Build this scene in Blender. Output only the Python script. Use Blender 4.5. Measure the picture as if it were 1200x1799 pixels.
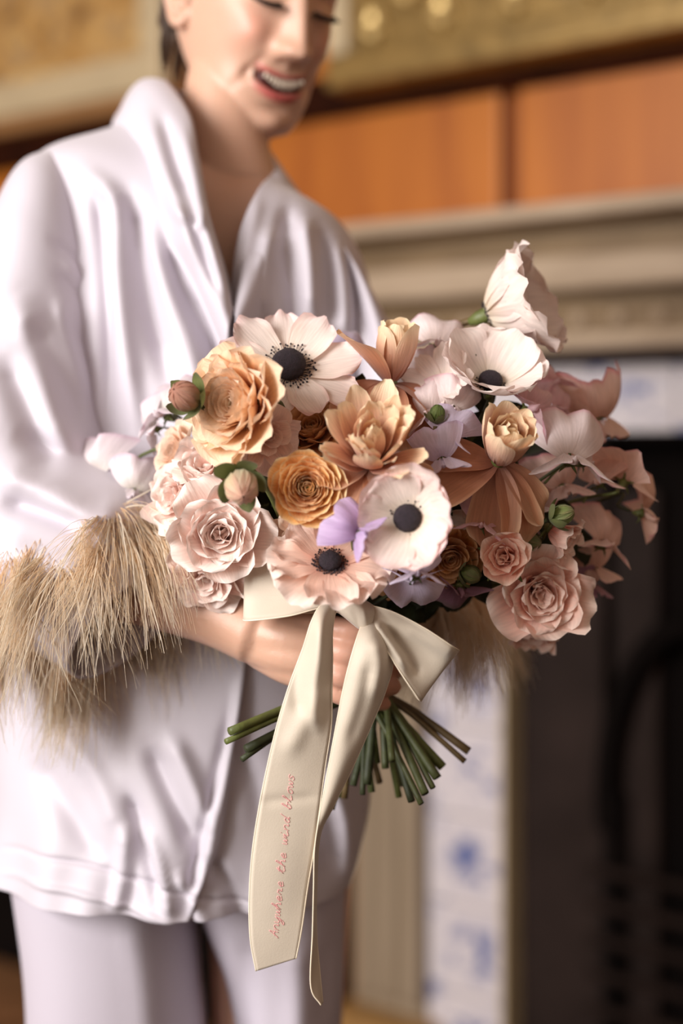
import bpy, bmesh, math, random
import numpy as np
from mathutils import Vector, Matrix, noise
C = bpy.context; D = bpy.data
for o in list(D.objects): D.objects.remove(o)
col = C.scene.collection
PI = math.pi
random.seed(7); RNG = np.random.RandomState(11)

# ------------------------------------------------------------------ camera, world, lights, exposure
FPX, HC, CX, HY = 2500.0, 1.24, 600.0, 765.0
cam = D.objects.new('camera', D.cameras.new('camera')); col.objects.link(cam)
cam.location = (0, 0, HC); cam.rotation_euler = (PI/2, 0, 0)
cd = cam.data; cd.sensor_fit = 'VERTICAL'; cd.sensor_height = 36.0; cd.sensor_width = 24.0
cd.lens = 36.0*FPX/1799.0; cd.shift_y = -(899.5-HY)/1799.0; cd.clip_start = 0.05
cd.dof.use_dof = True; cd.dof.focus_distance = 0.985; cd.dof.aperture_fstop = 1.85; cd.dof.aperture_blades = 9
C.scene.camera = cam
w = D.worlds.new('world'); C.scene.world = w; w.use_nodes = True
w.node_tree.nodes['Background'].inputs[0].default_value = (1.0, 0.74, 0.56, 1)
w.node_tree.nodes['Background'].inputs[1].default_value = 0.33
def area(name, loc, target, sx, sy, power, colr):
    l = D.lights.new(name, 'AREA'); l.shape = 'RECTANGLE'; l.size = sx; l.size_y = sy; l.energy = power; l.color = colr
    o = D.objects.new(name, l); col.objects.link(o); o.location = loc
    o.rotation_euler = (Vector(target)-Vector(loc)).to_track_quat('-Z', 'Y').to_euler()
    return o
area('window_daylight', (-2.15, -0.75, 1.95), (0, 1.1, 1.1), 1.4, 1.7, 122, (1.0, 0.975, 0.945))
area('fill_light_far', (-1.9, -1.9, 2.1), (0.3, 2.6, 1.3), 1.4, 1.8, 20, (1.0, 0.95, 0.88))  # added unseen fill lamp that brightens the back wall
C.scene.view_settings.view_transform = 'Standard'; C.scene.view_settings.look = 'None'
C.scene.view_settings.gamma = 1.0; C.scene.view_settings.use_curve_mapping = False
C.scene.view_settings.exposure = 0.22

# ------------------------------------------------------------------ helpers
def P(px, py, d): return Vector(((px-CX)*d/FPX, d, HC+(HY-py)*d/FPX))
def s2l(c):
    return tuple((x/255/12.92 if x/255 <= .04045 else ((x/255+.055)/1.055)**2.4) for x in c)
def tag(o, label=None, cat=None, group=None, kind=None):
    if label: o['label'] = label
    if cat: o['category'] = cat
    if group: o['group'] = group
    if kind: o['kind'] = kind
    return o
def empty(name, loc, label=None, cat=None, group=None):
    o = D.objects.new(name, None); col.objects.link(o); o.location = loc; o.empty_display_size = .02
    C.view_layer.update() if False else None
    return tag(o, label, cat, group)
def mesh_obj(name, verts, faces, mat, parent=None, cols=None, uvs=None, smooth=True):
    me = D.meshes.new(name)
    V = np.asarray(verts, dtype=np.float64)
    if parent is not None:
        m = parent_world(parent).inverted()
        M = np.array(m)
        V = V @ M[:3, :3].T + M[:3, 3]
    me.from_pydata(V.tolist(), [], faces)
    if smooth: me.polygons.foreach_set('use_smooth', [True]*len(me.polygons))
    if cols is not None:
        a = me.color_attributes.new('Col', 'FLOAT_COLOR', 'POINT')
        cc = np.ones((len(V), 4)); cc[:, :3] = cols; a.data.foreach_set('color', cc.ravel())
    if uvs is not None:
        uvl = me.uv_layers.new(name='UVMap')
        li = np.zeros(len(me.loops), dtype=np.int32); me.loops.foreach_get('vertex_index', li)
        uvl.data.foreach_set('uv', np.asarray(uvs)[li].ravel())
    if mat: me.materials.append(mat)
    o = D.objects.new(name, me); col.objects.link(o)
    if parent is not None: o.parent = parent
    return o
def parent_world(p):
    m = p.matrix_basis.copy()
    while p.parent: p = p.parent; m = p.matrix_basis @ m
    return m
def grid_faces(nv, nu, closed=False, cap0=False, cap1=False, off=0):
    f = []
    for i in range(nv-1):
        for j in range(nu if closed else nu-1):
            a = i*nu+j; b = i*nu+(j+1) % nu
            f.append((a+off, b+off, b+nu+off, a+nu+off))
    if cap0: f.append(tuple(off+j for j in range(nu))[::-1])
    if cap1: f.append(tuple(off+(nv-1)*nu+j for j in range(nu)))
    return f
def crom(pts, n, closed=False):
    p = np.asarray([tuple(q) for q in pts], dtype=float) if not isinstance(pts, np.ndarray) else pts
    m = len(p)
    if closed:
        t = np.arange(n)/n*m
    else:
        t = np.linspace(0, m-1, n)
    i = np.floor(t).astype(int)
    if not closed: i = np.minimum(i, m-2)
    f = (t-i).reshape((-1,)+(1,)*(p.ndim-1))
    def g(k):
        if closed: return p[k % m]
        q = np.clip(k, 0, m-1); r = p[q].copy()
        if (k < 0).any(): r[k < 0] = 2*p[0]-p[1]
        if (k >= m).any(): r[k >= m] = 2*p[-1]-p[-2]
        return r
    a, b, c, d = g(i-1), g(i), g(i+1), g(i+2)
    return .5*(2*b+(c-a)*f+(2*a-5*b+4*c-d)*f*f+(3*b-a-3*c+d)*f**3)
def tube_geo(pts, rads, n=8, cap=True):
    p = np.asarray([tuple(q) for q in pts], float); r = np.asarray(rads, float)
    T = np.gradient(p, axis=0); T /= np.linalg.norm(T, axis=1)[:, None]+1e-12
    ref = np.array([0, 0, 1.]) if abs(T[0][2]) < .9 else np.array([1., 0, 0])
    N = np.cross(T[0], ref); N /= np.linalg.norm(N)
    V = []
    ang = np.arange(n)/n*2*PI
    for k in range(len(p)):
        N = N-T[k]*np.dot(N, T[k]); N /= np.linalg.norm(N)
        B = np.cross(T[k], N)
        V.append(p[k]+r[k]*(np.cos(ang)[:, None]*N+np.sin(ang)[:, None]*B))
    V = np.concatenate(V)
    return V, grid_faces(len(p), n, True, cap, cap)
def tube(name, pts, rads, mat, parent=None, n=8, seg=None, cols=None):
    if seg:
        pts = crom([tuple(q) for q in pts], seg); rads = crom(np.asarray(rads, float)[:, None], seg)[:, 0]
    V, Fc = tube_geo(pts, rads, n)
    return mesh_obj(name, V, Fc, mat, parent, cols=cols if cols is not None else None)
class MB:
    def __init__(s): s.V = []; s.F = []; s.n = 0; s.C = []
    def add(s, V, F, c=None):
        V = np.asarray(V); s.V.append(V)
        s.F += [tuple(i+s.n for i in f) for f in F]; s.n += len(V)
        if c is not None:
            c = np.asarray(c, float)
            s.C.append(np.tile(c, (len(V), 1)) if c.ndim == 1 else c)
    def build(s, name, mat, parent=None, smooth=True):
        return mesh_obj(name, np.concatenate(s.V), s.F, mat, parent, cols=np.concatenate(s.C) if s.C else None, smooth=smooth)

# ------------------------------------------------------------------ materials
def nmat(name):
    m = D.materials.new(name); m.use_nodes = True
    return m, m.node_tree, m.node_tree.nodes['Principled BSDF']
def mk(name, rgb, rough=.6, noise_s=None, amt=.1, bump=0, bump_s=None, attr=False, **kw):
    m, nt, b = nmat(name); L = nt.links
    b.inputs['Roughness'].default_value = rough
    for k, v in kw.items(): b.inputs[k.replace('_', ' ')].default_value = v
    tc = nt.nodes.new('ShaderNodeTexCoord')
    src = None
    if attr:
        a = nt.nodes.new('ShaderNodeAttribute'); a.attribute_name = 'Col'; src = a.outputs['Color']
    if noise_s:
        nz = nt.nodes.new('ShaderNodeTexNoise'); nz.inputs['Scale'].default_value = noise_s; nz.inputs['Detail'].default_value = 5
        L.new(tc.outputs['Object'], nz.inputs['Vector'])
        mr = nt.nodes.new('ShaderNodeMapRange'); mr.inputs[1].default_value = .3; mr.inputs[2].default_value = .7
        mr.inputs[3].default_value = 1-amt; mr.inputs[4].default_value = 1+amt
        L.new(nz.outputs[0], mr.inputs[0])
        mx = nt.nodes.new('ShaderNodeMix'); mx.data_type = 'RGBA'; mx.blend_type = 'MULTIPLY'; mx.inputs[0].default_value = 1
        if src: L.new(src, mx.inputs[6])
        else: mx.inputs[6].default_value = (*rgb, 1)
        L.new(mr.outputs[0], mx.inputs[7]); src = mx.outputs[2]
    if src: L.new(src, b.inputs['Base Color'])
    else: b.inputs['Base Color'].default_value = (*rgb, 1)
    if bump:
        n2 = nt.nodes.new('ShaderNodeTexNoise'); n2.inputs['Scale'].default_value = bump_s; n2.inputs['Detail'].default_value = 4
        L.new(tc.outputs['Object'], n2.inputs['Vector'])
        bp = nt.nodes.new('ShaderNodeBump'); bp.inputs['Strength'].default_value = bump; bp.inputs['Distance'].default_value = .002
        L.new(n2.outputs[0], bp.inputs['Height']); L.new(bp.outputs[0], b.inputs['Normal'])
    return m
def petal_mat():
    m, nt, b = nmat('petal'); L = nt.links
    a = nt.nodes.new('ShaderNodeAttribute'); a.attribute_name = 'Col'
    uv = nt.nodes.new('ShaderNodeUVMap')
    mp = nt.nodes.new('ShaderNodeMapping'); mp.inputs['Scale'].default_value = (22, 2.2, 1)
    L.new(uv.outputs[0], mp.inputs[0])
    nz = nt.nodes.new('ShaderNodeTexNoise'); nz.inputs['Scale'].default_value = 1; nz.inputs['Detail'].default_value = 3
    L.new(mp.outputs[0], nz.inputs['Vector'])
    mr = nt.nodes.new('ShaderNodeMapRange'); mr.inputs[1].default_value = .3; mr.inputs[2].default_value = .7; mr.inputs[3].default_value = .88; mr.inputs[4].default_value = 1.07
    L.new(nz.outputs[0], mr.inputs[0])
    mx = nt.nodes.new('ShaderNodeMix'); mx.data_type = 'RGBA'; mx.blend_type = 'MULTIPLY'; mx.inputs[0].default_value = 1
    L.new(a.outputs['Color'], mx.inputs[6]); L.new(mr.outputs[0], mx.inputs[7])
    L.new(mx.outputs[2], b.inputs['Base Color'])
    b.inputs['Roughness'].default_value = .55; b.inputs['Sheen Weight'].default_value = .15
    bp = nt.nodes.new('ShaderNodeBump'); bp.inputs['Strength'].default_value = .35; bp.inputs['Distance'].default_value = .0012
    L.new(nz.outputs[0], bp.inputs['Height']); L.new(bp.outputs[0], b.inputs['Normal'])
    tr = nt.nodes.new('ShaderNodeBsdfTranslucent'); L.new(mx.outputs[2], tr.inputs[0])
    ms = nt.nodes.new('ShaderNodeMixShader'); ms.inputs[0].default_value = .28
    L.new(b.outputs[0], ms.inputs[1]); L.new(tr.outputs[0], ms.inputs[2])
    L.new(ms.outputs[0], nt.nodes['Material Output'].inputs[0])
    return m
M_PET = petal_mat()
M_GREEN = mk('green_stem', s2l((90, 98, 50)), .5, 60, .35, .2, 300)
M_OLIVE = mk('olive_stem', s2l((72, 78, 42)), .55, 50, .4, .2, 300); M_BROWNST = mk('brown_stem', s2l((92, 74, 44)), .6, 50, .4, .2, 300)
M_DGREEN = mk('dark_leaf', s2l((48, 54, 28)), .6, 40, .35, .25, 200)
M_BLACK = mk('anemone_black', s2l((38, 26, 36)), .75, 400, .4, .8, 1500)
M_SKIN = mk('skin', (0, 0, 0), .42, 30, .03, .08, 700, attr=True, Subsurface_Weight=.12, Subsurface_Scale=.01)
M_SATIN = mk('white_satin', s2l((201, 194, 204)), .55, 6, .02, .1, 60, Sheen_Weight=.25)
M_TROU = mk('white_crepe', s2l((196, 188, 200)), .6, 6, .02, .1, 500)
M_FEATH = mk('ostrich_feather', s2l((226, 204, 172)), .6, 30, .1, attr=True, Sheen_Weight=.3)
def add_trans(m, f):
    nt = m.node_tree; b = nt.nodes['Principled BSDF']; src = b.inputs['Base Color'].links[0].from_socket
    tr = nt.nodes.new('ShaderNodeBsdfTranslucent'); nt.links.new(src, tr.inputs[0]); ms = nt.nodes.new('ShaderNodeMixShader'); ms.inputs[0].default_value = f
    nt.links.new(b.outputs[0], ms.inputs[1]); nt.links.new(tr.outputs[0], ms.inputs[2]); nt.links.new(ms.outputs[0], nt.nodes['Material Output'].inputs[0])
add_trans(M_FEATH, .55)
M_VELV = mk('cream_velvet', s2l((203, 190, 173)), .6, 25, .05, .08, 900, Sheen_Weight=.5, Sheen_Roughness=.4)
M_SELV = mk('ribbon_edge', s2l((234, 220, 198)), .35)
M_PINK = mk('pink_ink', s2l((234, 168, 168)), .7)
M_HAIR = mk('hair', s2l((62, 40, 24)), .45, 120, .4, .6, 400)
M_LASH = mk('lash', s2l((22, 12, 10)), .5)
M_TOOTH = mk('tooth', s2l((206, 188, 170)), .25)
M_MOUTH = mk('mouth', s2l((70, 20, 18)), .5)
M_LIP = mk('lip', s2l((186, 84, 84)), .35, 200, .08)
M_OCHRE = mk('stamen', s2l((196, 158, 40)), .6, 300, .3)

# ------------------------------------------------------------------ the room: a wall running off to the left rear
T36 = math.atan(.7266); ES = Vector((math.cos(T36), -math.sin(T36), 0)); EN = Vector((-math.sin(T36), -math.cos(T36), 0)); W0 = Vector((0, 2.8, 0))
def WP(s, z, d): return W0+ES*s+EN*d+Vector((0, 0, z))
def SX(px, d=0.0):      # distance along the wall for a photo column at stand-off d
    q = (px-CX)/FPX; cs, sn = ES.x, -ES.y
    return (q*(2.8-cs*d)+sn*d)/(cs+sn*q)
def SZ(py, px, d=0.0):
    return HC+(HY-py)*WP(SX(px, d), 0, d).y/FPX
def wbox_geo(s0, s1, z0, z1, d0, d1, bev=0.0):
    bm = bmesh.new()
    vs = [bm.verts.new((a, b, c)) for a in (s0, s1) for b in (z0, z1) for c in (d0, d1)]
    for f in ((0, 1, 3, 2), (4, 6, 7, 5), (0, 4, 5, 1), (2, 3, 7, 6), (0, 2, 6, 4), (1, 5, 7, 3)): bm.faces.new([vs[i] for i in f])
    if bev: bmesh.ops.bevel(bm, geom=list(bm.edges), offset=bev, segments=2, affect='EDGES', profile=.6)
    bm.verts.index_update()
    V = [tuple(WP(v.co.x, v.co.y, v.co.z)) for v in bm.verts]; Fc = [tuple(v.index for v in f.verts) for f in bm.faces]; bm.free()
    return V, Fc
def wbox(name, s0, s1, z0, z1, d0, d1, mat, parent=None, bev=.003):
    V, Fc = wbox_geo(s0, s1, z0, z1, d0, d1, bev)
    return mesh_obj(name, V, Fc, mat, parent, smooth=False)
def wood_mat(name, c1, c2, sc=(3, 3, .35), rough=.35, contrast=1.0):
    m, nt, b = nmat(name); L = nt.links
    tc = nt.nodes.new('ShaderNodeTexCoord'); mp = nt.nodes.new('ShaderNodeMapping'); mp.inputs['Scale'].default_value = sc
    nz = nt.nodes.new('ShaderNodeTexNoise'); nz.inputs['Scale'].default_value = 3; nz.inputs['Detail'].default_value = 6; nz.inputs['Distortion'].default_value = .6
    L.new(tc.outputs['Object'], mp.inputs[0]); L.new(mp.outputs[0], nz.inputs['Vector'])
    r = nt.nodes.new('ShaderNodeValToRGB'); r.color_ramp.elements[0].position = .3; r.color_ramp.elements[1].position = .7
    r.color_ramp.elements[0].color = (*c1, 1); r.color_ramp.elements[1].color = (*c2, 1)
    L.new(nz.outputs[0], r.inputs[0]); L.new(r.outputs[0], b.inputs['Base Color']); b.inputs['Roughness'].default_value = rough
    return m
M_OAK = wood_mat('orange_panel_wood', s2l((156, 80, 6)), s2l((192, 112, 26)), rough=.5)
M_DOAK = wood_mat('dark_brown_wood', s2l((34, 11, 3)), s2l((52, 20, 6)), rough=.85)
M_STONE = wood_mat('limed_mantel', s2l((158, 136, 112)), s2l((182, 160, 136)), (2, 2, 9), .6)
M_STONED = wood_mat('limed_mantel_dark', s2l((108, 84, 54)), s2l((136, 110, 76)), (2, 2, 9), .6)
M_STONEP = wood_mat('limed_pilaster', s2l((130, 112, 90)), s2l((160, 142, 120)), (12, 12, .6), .6)
M_GOLD = mk('antique_gold', s2l((144, 116, 66)), .38, 20, .3, .6, 60, Metallic=.45)
M_CREAMF = mk('cream_frame', s2l((192, 172, 138)), .5, 12, .08)
M_IRON = mk('cast_iron', s2l((44, 34, 31)), .6, 8, .3, .3, 40)
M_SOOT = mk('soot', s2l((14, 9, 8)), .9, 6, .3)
M_FLOOR = wood_mat('floor_wood', s2l((110, 76, 50)), s2l((150, 108, 74)), (1, 6, 1), .4)
def tile_mat():
    m, nt, b = nmat('delft_tile'); L = nt.links
    tc = nt.nodes.new('ShaderNodeTexCoord'); oi = nt.nodes.new('ShaderNodeObjectInfo')
    def nz(sc, det, dist):
        n = nt.nodes.new('ShaderNodeTexNoise'); n.noise_dimensions = '4D'; n.inputs['Scale'].default_value = sc; n.inputs['Detail'].default_value = det; n.inputs['Distortion'].default_value = dist
        L.new(tc.outputs['Object'], n.inputs['Vector'])
        mu = nt.nodes.new('ShaderNodeMath'); mu.operation = 'MULTIPLY'; mu.inputs[1].default_value = 40; L.new(oi.outputs['Random'], mu.inputs[0]); L.new(mu.outputs[0], n.inputs['W'])
        return n
    n1 = nz(26, 3, 1.2)
    # a painted motif: strong near the tile centre and the four corners
    sp = nt.nodes.new('ShaderNodeSeparateXYZ'); L.new(tc.outputs['Generated'], sp.inputs[0])
    def dist(ax, z0, r):
        v1 = nt.nodes.new('ShaderNodeMath'); v1.operation = 'SUBTRACT'; L.new(sp.outputs[0], v1.inputs[0]); v1.inputs[1].default_value = ax
        v2 = nt.nodes.new('ShaderNodeMath'); v2.operation = 'SUBTRACT'; L.new(sp.outputs[2], v2.inputs[0]); v2.inputs[1].default_value = z0
        c = nt.nodes.new('ShaderNodeCombineXYZ'); L.new(v1.outputs[0], c.inputs[0]); L.new(v2.outputs[0], c.inputs[1])
        ln = nt.nodes.new('ShaderNodeVectorMath'); ln.operation = 'LENGTH'; L.new(c.outputs[0], ln.inputs[0])
        q = nt.nodes.new('ShaderNodeMapRange'); q.inputs[1].default_value = r; q.inputs[2].default_value = r*.35; q.inputs[3].default_value = 0; q.inputs[4].default_value = 1
        L.new(ln.outputs['Value'], q.inputs[0]); return q.outputs[0]
    acc = dist(.5, .5, .42)
    for ax in (0, 1):
        for zz in (0, 1):
            mxx = nt.nodes.new('ShaderNodeMath'); mxx.operation = 'MAXIMUM'; L.new(acc, mxx.inputs[0]); L.new(dist(ax, zz, .3), mxx.inputs[1]); acc = mxx.outputs[0]
    r1 = nt.nodes.new('ShaderNodeMapRange'); r1.inputs[1].default_value = .46; r1.inputs[2].default_value = .6; L.new(n1.outputs[0], r1.inputs[0])
    pr = nt.nodes.new('ShaderNodeMath'); pr.operation = 'MULTIPLY'; L.new(acc, pr.inputs[0]); L.new(r1.outputs[0], pr.inputs[1])
    mx = nt.nodes.new('ShaderNodeMix'); mx.data_type = 'RGBA'; L.new(pr.outputs[0], mx.inputs[0])
    mx.inputs[6].default_value = (*s2l((216, 208, 212)), 1); mx.inputs[7].default_value = (*s2l((66, 88, 150)), 1)
    L.new(mx.outputs[2], b.inputs['Base Color']); b.inputs['Roughness'].default_value = .25
    return m
M_TILE = tile_mat()
def paint_mat():
    m, nt, b = nmat('old_painting'); L = nt.links
    tc = nt.nodes.new('ShaderNodeTexCoord'); nz = nt.nodes.new('ShaderNodeTexNoise'); nz.inputs['Scale'].default_value = 9; nz.inputs['Detail'].default_value = 3; nz.inputs['Distortion'].default_value = .8
    L.new(tc.outputs['Object'], nz.inputs['Vector'])
    r = nt.nodes.new('ShaderNodeValToRGB'); e = r.color_ramp.elements
    e[0].position = .3; e[0].color = (*s2l((96, 66, 40)), 1); e[1].position = .75; e[1].color = (*s2l((206, 178, 132)), 1)
    for p_, c_ in ((.42, (176, 132, 72)), (.5, (190, 150, 92)), (.56, (150, 122, 92)), (.62, (200, 156, 84))):
        x = e.new(p_); x.color = (*s2l(c_), 1)
    L.new(nz.outputs[0], r.inputs[0]); L.new(r.outputs[0], b.inputs['Base Color']); b.inputs['Roughness'].default_value = .45
    return m
M_PAINT = paint_mat()
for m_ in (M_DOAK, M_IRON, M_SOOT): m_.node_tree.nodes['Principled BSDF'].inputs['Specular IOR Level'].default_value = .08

S_END = 3.2; S_BEG = -3.0
wb_ = wbox('wall_back', S_BEG, S_END, 0, 3.2, -.22, -.12, M_OAK, bev=0); tag(wb_, kind='structure')
# panelling boards over the chimney breast, with stiles between them
sj0, sj1 = SX(874), SX(898)
z_m = SZ(385, 900)
k = 0
edges = [S_BEG, -2.1, -1.35, -.62, sj0]
for a, b_ in zip(edges[:-1], edges[1:]):
    o = wbox('wood_panel', a+.006, b_-.006, z_m-.1, 1.99, -.12, -.02, M_OAK, wb_, .008)
    o = wbox('stile', b_-.004, b_+.012, z_m-.1, 1.99, -.12, -.05, M_DOAK, wb_, .002) if b_ != sj0 else None
for a, b_ in ((sj1, 1.15), (1.17, 1.9), (1.92, S_END)):
    wbox('wood_panel', a+.004, b_, z_m-.1, 1.99, -.12, -.02, M_OAK, wb_, .008)
wbox('stile', sj0-.002, sj1+.002, z_m-.1, 1.99, -.12, -.045, wood_mat('joint_wood', s2l((120, 62, 24)), s2l((150, 80, 32))), wb_, .006)
t = wbox('dark_strip_1', S_BEG, S_END, 1.87, 1.95, -.02, .01, M_DOAK); tag(t, kind='structure')  # dark brown strip below the gilded frame
lowz = SZ(1570, 40, 0)
t = wbox('baseboard_back', S_BEG, SX(560, 0), .0, .42, -.12, .02, M_SOOT); tag(t, kind='structure')
def quad_plane(name, pts, mat, thick=(0, 0, -.05)):
    V = [tuple(p) for p in pts]+[tuple(Vector(p)+Vector(thick)) for p in pts]
    o = mesh_obj(name, V, [(0, 1, 2, 3), (7, 6, 5, 4), (0, 4, 5, 1), (1, 5, 6, 2), (2, 6, 7, 3), (3, 7, 4, 0)], mat, smooth=False)
    return tag(o, kind='structure')
fl = tag(mesh_obj('floor', [(-5, -3, -.06), (4, -3, -.06), (4, 5.5, -.06), (-5, 5.5, -.06), (-5, -3, -.03), (4, -3, -.03), (4, 5.5, -.03), (-5, 5.5, -.03)],
         [(0, 3, 2, 1), (4, 5, 6, 7), (0, 1, 5, 4), (1, 2, 6, 5), (2, 3, 7, 6), (3, 0, 4, 7)], M_DOAK, smooth=False), kind='structure')
nb = 0
for i in range(26):
    s = -3.0+i*.13
    pts = [W0+ES*s+EN*.0, W0+ES*(s+.126)+EN*.0, W0+ES*(s+.126)+EN*2.2, W0+ES*s+EN*2.2]
    V = [tuple(p) for p in pts]+[(p.x, p.y, -.03) for p in pts]
    mesh_obj('floorboard', V, [(0, 3, 2, 1), (4, 5, 6, 7), (0, 1, 5, 4), (1, 2, 6, 5), (2, 3, 7, 6), (3, 0, 4, 7)], M_FLOOR, fl, smooth=False)

# pictures on the wall
pf = empty('framed_painting', WP(SX(150), 2.05, 0), 'faded landscape-toned painting in a wide cream frame on the wall left of her head', 'painting')
x1 = SX(298, .03); x0 = -2.6; zb = SZ(203, 60, .03)
for nm, a, b_, c, d_ in (('frame_rail', x0, x1, zb, zb+.085), ('frame_rail', x0, x1, zb+.9, zb+.985)):
    wbox(nm, a, b_, c, d_, -.02, .055, M_CREAMF, pf, .014)
for a in (x0, x1-.075): wbox('frame_stile', a, a+.075, zb+.08, zb+.91, -.02, .053, M_CREAMF, pf, .014)
wbox('canvas', x0+.05, x1-.05, zb+.05, zb+.93, -.01, .02, M_PAINT, pf, 0)
wbox('lower_ledge', x0-.02, x1+.02, zb-.035, zb, -.02, .05, mk('brown_ledge', s2l((150, 106, 62)), .5, 12, .1), pf, .008)
gf = empty('gilded_frame', WP(SX(900), 1.95, 0), 'large ornate gilded picture frame hanging over the orange panelling at upper right', 'frame')
g0 = SX(580, .08); gz = SZ(118, 760, .08)
wbox('frame_lip', g0, S_END, gz-.012, gz+.05, -.02, .10, M_GOLD, gf, .012)
wbox('frame_body', g0, S_END, gz+.048, gz+.26, -.02, .07, M_GOLD, gf, .02)
wbox('frame_side', g0, g0+.05, gz+.05, gz+.9, -.02, .10, M_CREAMF, gf, .012)
wbox('canvas', g0+.05, S_END, gz+.25, gz+.9, -.02, .03, M_PAINT, gf, 0)
me0 = None
for i in range(34):
    s = g0+.1+i*.075
    bm = bmesh.new(); bmesh.ops.create_icosphere(bm, subdivisions=2, radius=.026)
    for v in bm.verts: v.co.z *= 1.3; v.co *= 1+.18*math.sin(7*math.atan2(v.co.z, v.co.x))
    me = me0 or D.meshes.new('carved_boss')
    if me0 is None: bm.to_mesh(me); me.materials.append(mk('bright_gilt', s2l((214, 184, 124)), .3, Metallic=.6)); me0 = me
    bm.free()
    o = D.objects.new('carved_boss', me); col.objects.link(o); o.parent = gf; o.location = WP(s, gz+.10+.055*(i % 2), .075)-gf.location

# fireplace
fp = empty('fireplace', WP(SX(900), 0, 0), 'tall fireplace with limed moulded mantel, blue and white tiled slips and a black firebox', 'fireplace')
SL = SX(606, .1)   # left edge of the surround
zc = lambda py: SZ(py, 900, .16)
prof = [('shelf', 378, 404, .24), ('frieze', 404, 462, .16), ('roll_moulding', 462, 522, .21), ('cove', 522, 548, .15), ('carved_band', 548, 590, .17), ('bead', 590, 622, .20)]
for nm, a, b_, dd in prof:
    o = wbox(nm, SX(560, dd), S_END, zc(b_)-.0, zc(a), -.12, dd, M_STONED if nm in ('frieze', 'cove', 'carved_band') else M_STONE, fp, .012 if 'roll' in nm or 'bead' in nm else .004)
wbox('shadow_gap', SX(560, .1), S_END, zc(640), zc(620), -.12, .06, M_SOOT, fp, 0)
for i in range(22):   # carved paterae on the band
    s = SX(640, .18)+i*.07; V, Fc = tube_geo([WP(s, (zc(548)+zc(590))/2, .165), WP(s, (zc(548)+zc(590))/2, .178), WP(s, (zc(548)+zc(590))/2, .185)], [.017, .014, .004], 10)
    mesh_obj('patera', V, Fc, M_STONE, fp)
dt = .06
tl0, tl1 = SX(748, dt), SX(883, dt)
tw = tl1-tl0
zt = zc(640); zo = SZ(758, 1080, dt)
hgt = zt-zo
zz = zt-hgt-.003; n_t = 0
# pilaster
wbox('pilaster', SL, SX(738, .09), .16, zc(622), -.12, .07, M_STONEP, fp, .006)
for i in range(3):
    a = SL+(SX(738, .09)-SL)*(.12+.3*i); wbox('reed', a, a+.045, .2, zc(640), .06, .10, M_STONEP, fp, .014)
wbox('plinth', SL-.02, SX(738, .12)+.01, 0, .17, -.12, .13, mk('plinth_wood', s2l((150, 112, 62)), .5, 10, .15), fp, .01)
wbox('edge_strip', SX(736, dt), SX(749, dt), 0, zt, -.12, .05, M_SOOT, fp, 0)
zz = zt
while zz > .05:
    wbox('tile', tl0+.001, tl1-.001, max(zz-tw, 0)+.0015, zz-.0015, .0, dt, M_TILE, fp, .003); zz -= tw
s = tl1
while s < 1.9:
    wbox('tile', s+.001, s+tw-.001, zo, zt-.0015, .0, dt, M_TILE, fp, .003); s += tw
wbox('edging', tl1, tl1+.008, 0, zo, -.02, dt+.01, M_CREAMF, fp, .002)
wbox('edging', tl1, 1.9, zo-.012, zo, -.02, dt+.006, M_SOOT, fp, .002)
# black interior: the wall stands behind it, plates and grate inside
wbox('register_plate', tl1+.008, tl1+.17, 0, zo-.012, -.1, .01, M_IRON, fp, .01)
wbox('firebox_back', tl1+.008, 2.6, 0, zo-.012, -.118, -.06, M_SOOT, fp, 0)
wbox('fireback', SX(1060, -.02), SX(1152, -.02), .1, zo-.1, -.08, -.03, M_IRON, fp, .01)
ar = [WP(tl1+.17+.16*(1-math.cos(a)), .62+.30*math.sin(a), -.005) for a in np.linspace(PI/2, -.2, 14)]
V, Fc = tube_geo(crom([tuple(p) for p in ar], 30), [.022]*30, 8); mesh_obj('hood_arch', V, Fc, M_SOOT, fp)
V, Fc = tube_geo([WP(tl1+.18, .62, -.01), WP(tl1+.18, .05, -.01)], [.02, .02], 8); mesh_obj('hood_arch', V, Fc, M_SOOT, fp)
for i in range(5):
    V, Fc = tube_geo([WP(SX(1020, .05), .25+.06*i, .02), WP(2.0, .25+.06*i, .02)], [.009, .009], 8); mesh_obj('grate_bar', V, Fc, M_IRON, fp)

# ------------------------------------------------------------------ the person
person = empty('person', (-.07, 1.27, 0), 'smiling woman in white satin jacket and trousers looking down at the bouquet she holds', 'person')
def ring(A, B, d, T, n=28, pw=2.0, F_=None, K=None, dA=None, dB=None, th=None):
    a = np.array(P(A[0], A[1], dA or d)); b = np.array(P(B[0], B[1], dB or d)); c = (a+b)/2; h = (b-a)/2
    if F_ is not None:
        f = np.array(P(*F_)); k_ = np.array(P(*K)); c2 = (f+k_)/2; e = (f-k_)/2; c = (c+c2)/2
    else: e = np.array([0, -T, 0])
    if th is None: th = np.arange(n)/n*2*PI
    ct, st = np.cos(th), np.sin(th)
    ct = np.sign(ct)*np.abs(ct)**(2/pw); st = np.sign(st)*np.abs(st)**(2/pw)
    return c+ct[:, None]*h+st[:, None]*e
def project(V):
    return np.stack([CX+V[:, 0]/V[:, 1]*FPX, HY-(V[:, 2]-HC)/V[:, 1]*FPX], 1)
def polydist(Q, pl):
    pl = np.asarray(pl, float); best = np.full(len(Q), 1e9); tt = np.zeros(len(Q)); n = len(pl)-1
    for i in range(n):
        a, b = pl[i], pl[i+1]; ab = b-a; t_ = np.clip(((Q-a)@ab)/(ab@ab), 0, 1)
        d_ = np.linalg.norm(Q-(a+t_[:, None]*ab), axis=1); m = d_ < best; best[m] = d_[m]; tt[m] = (i+t_[m])/n
    return best, tt
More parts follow.
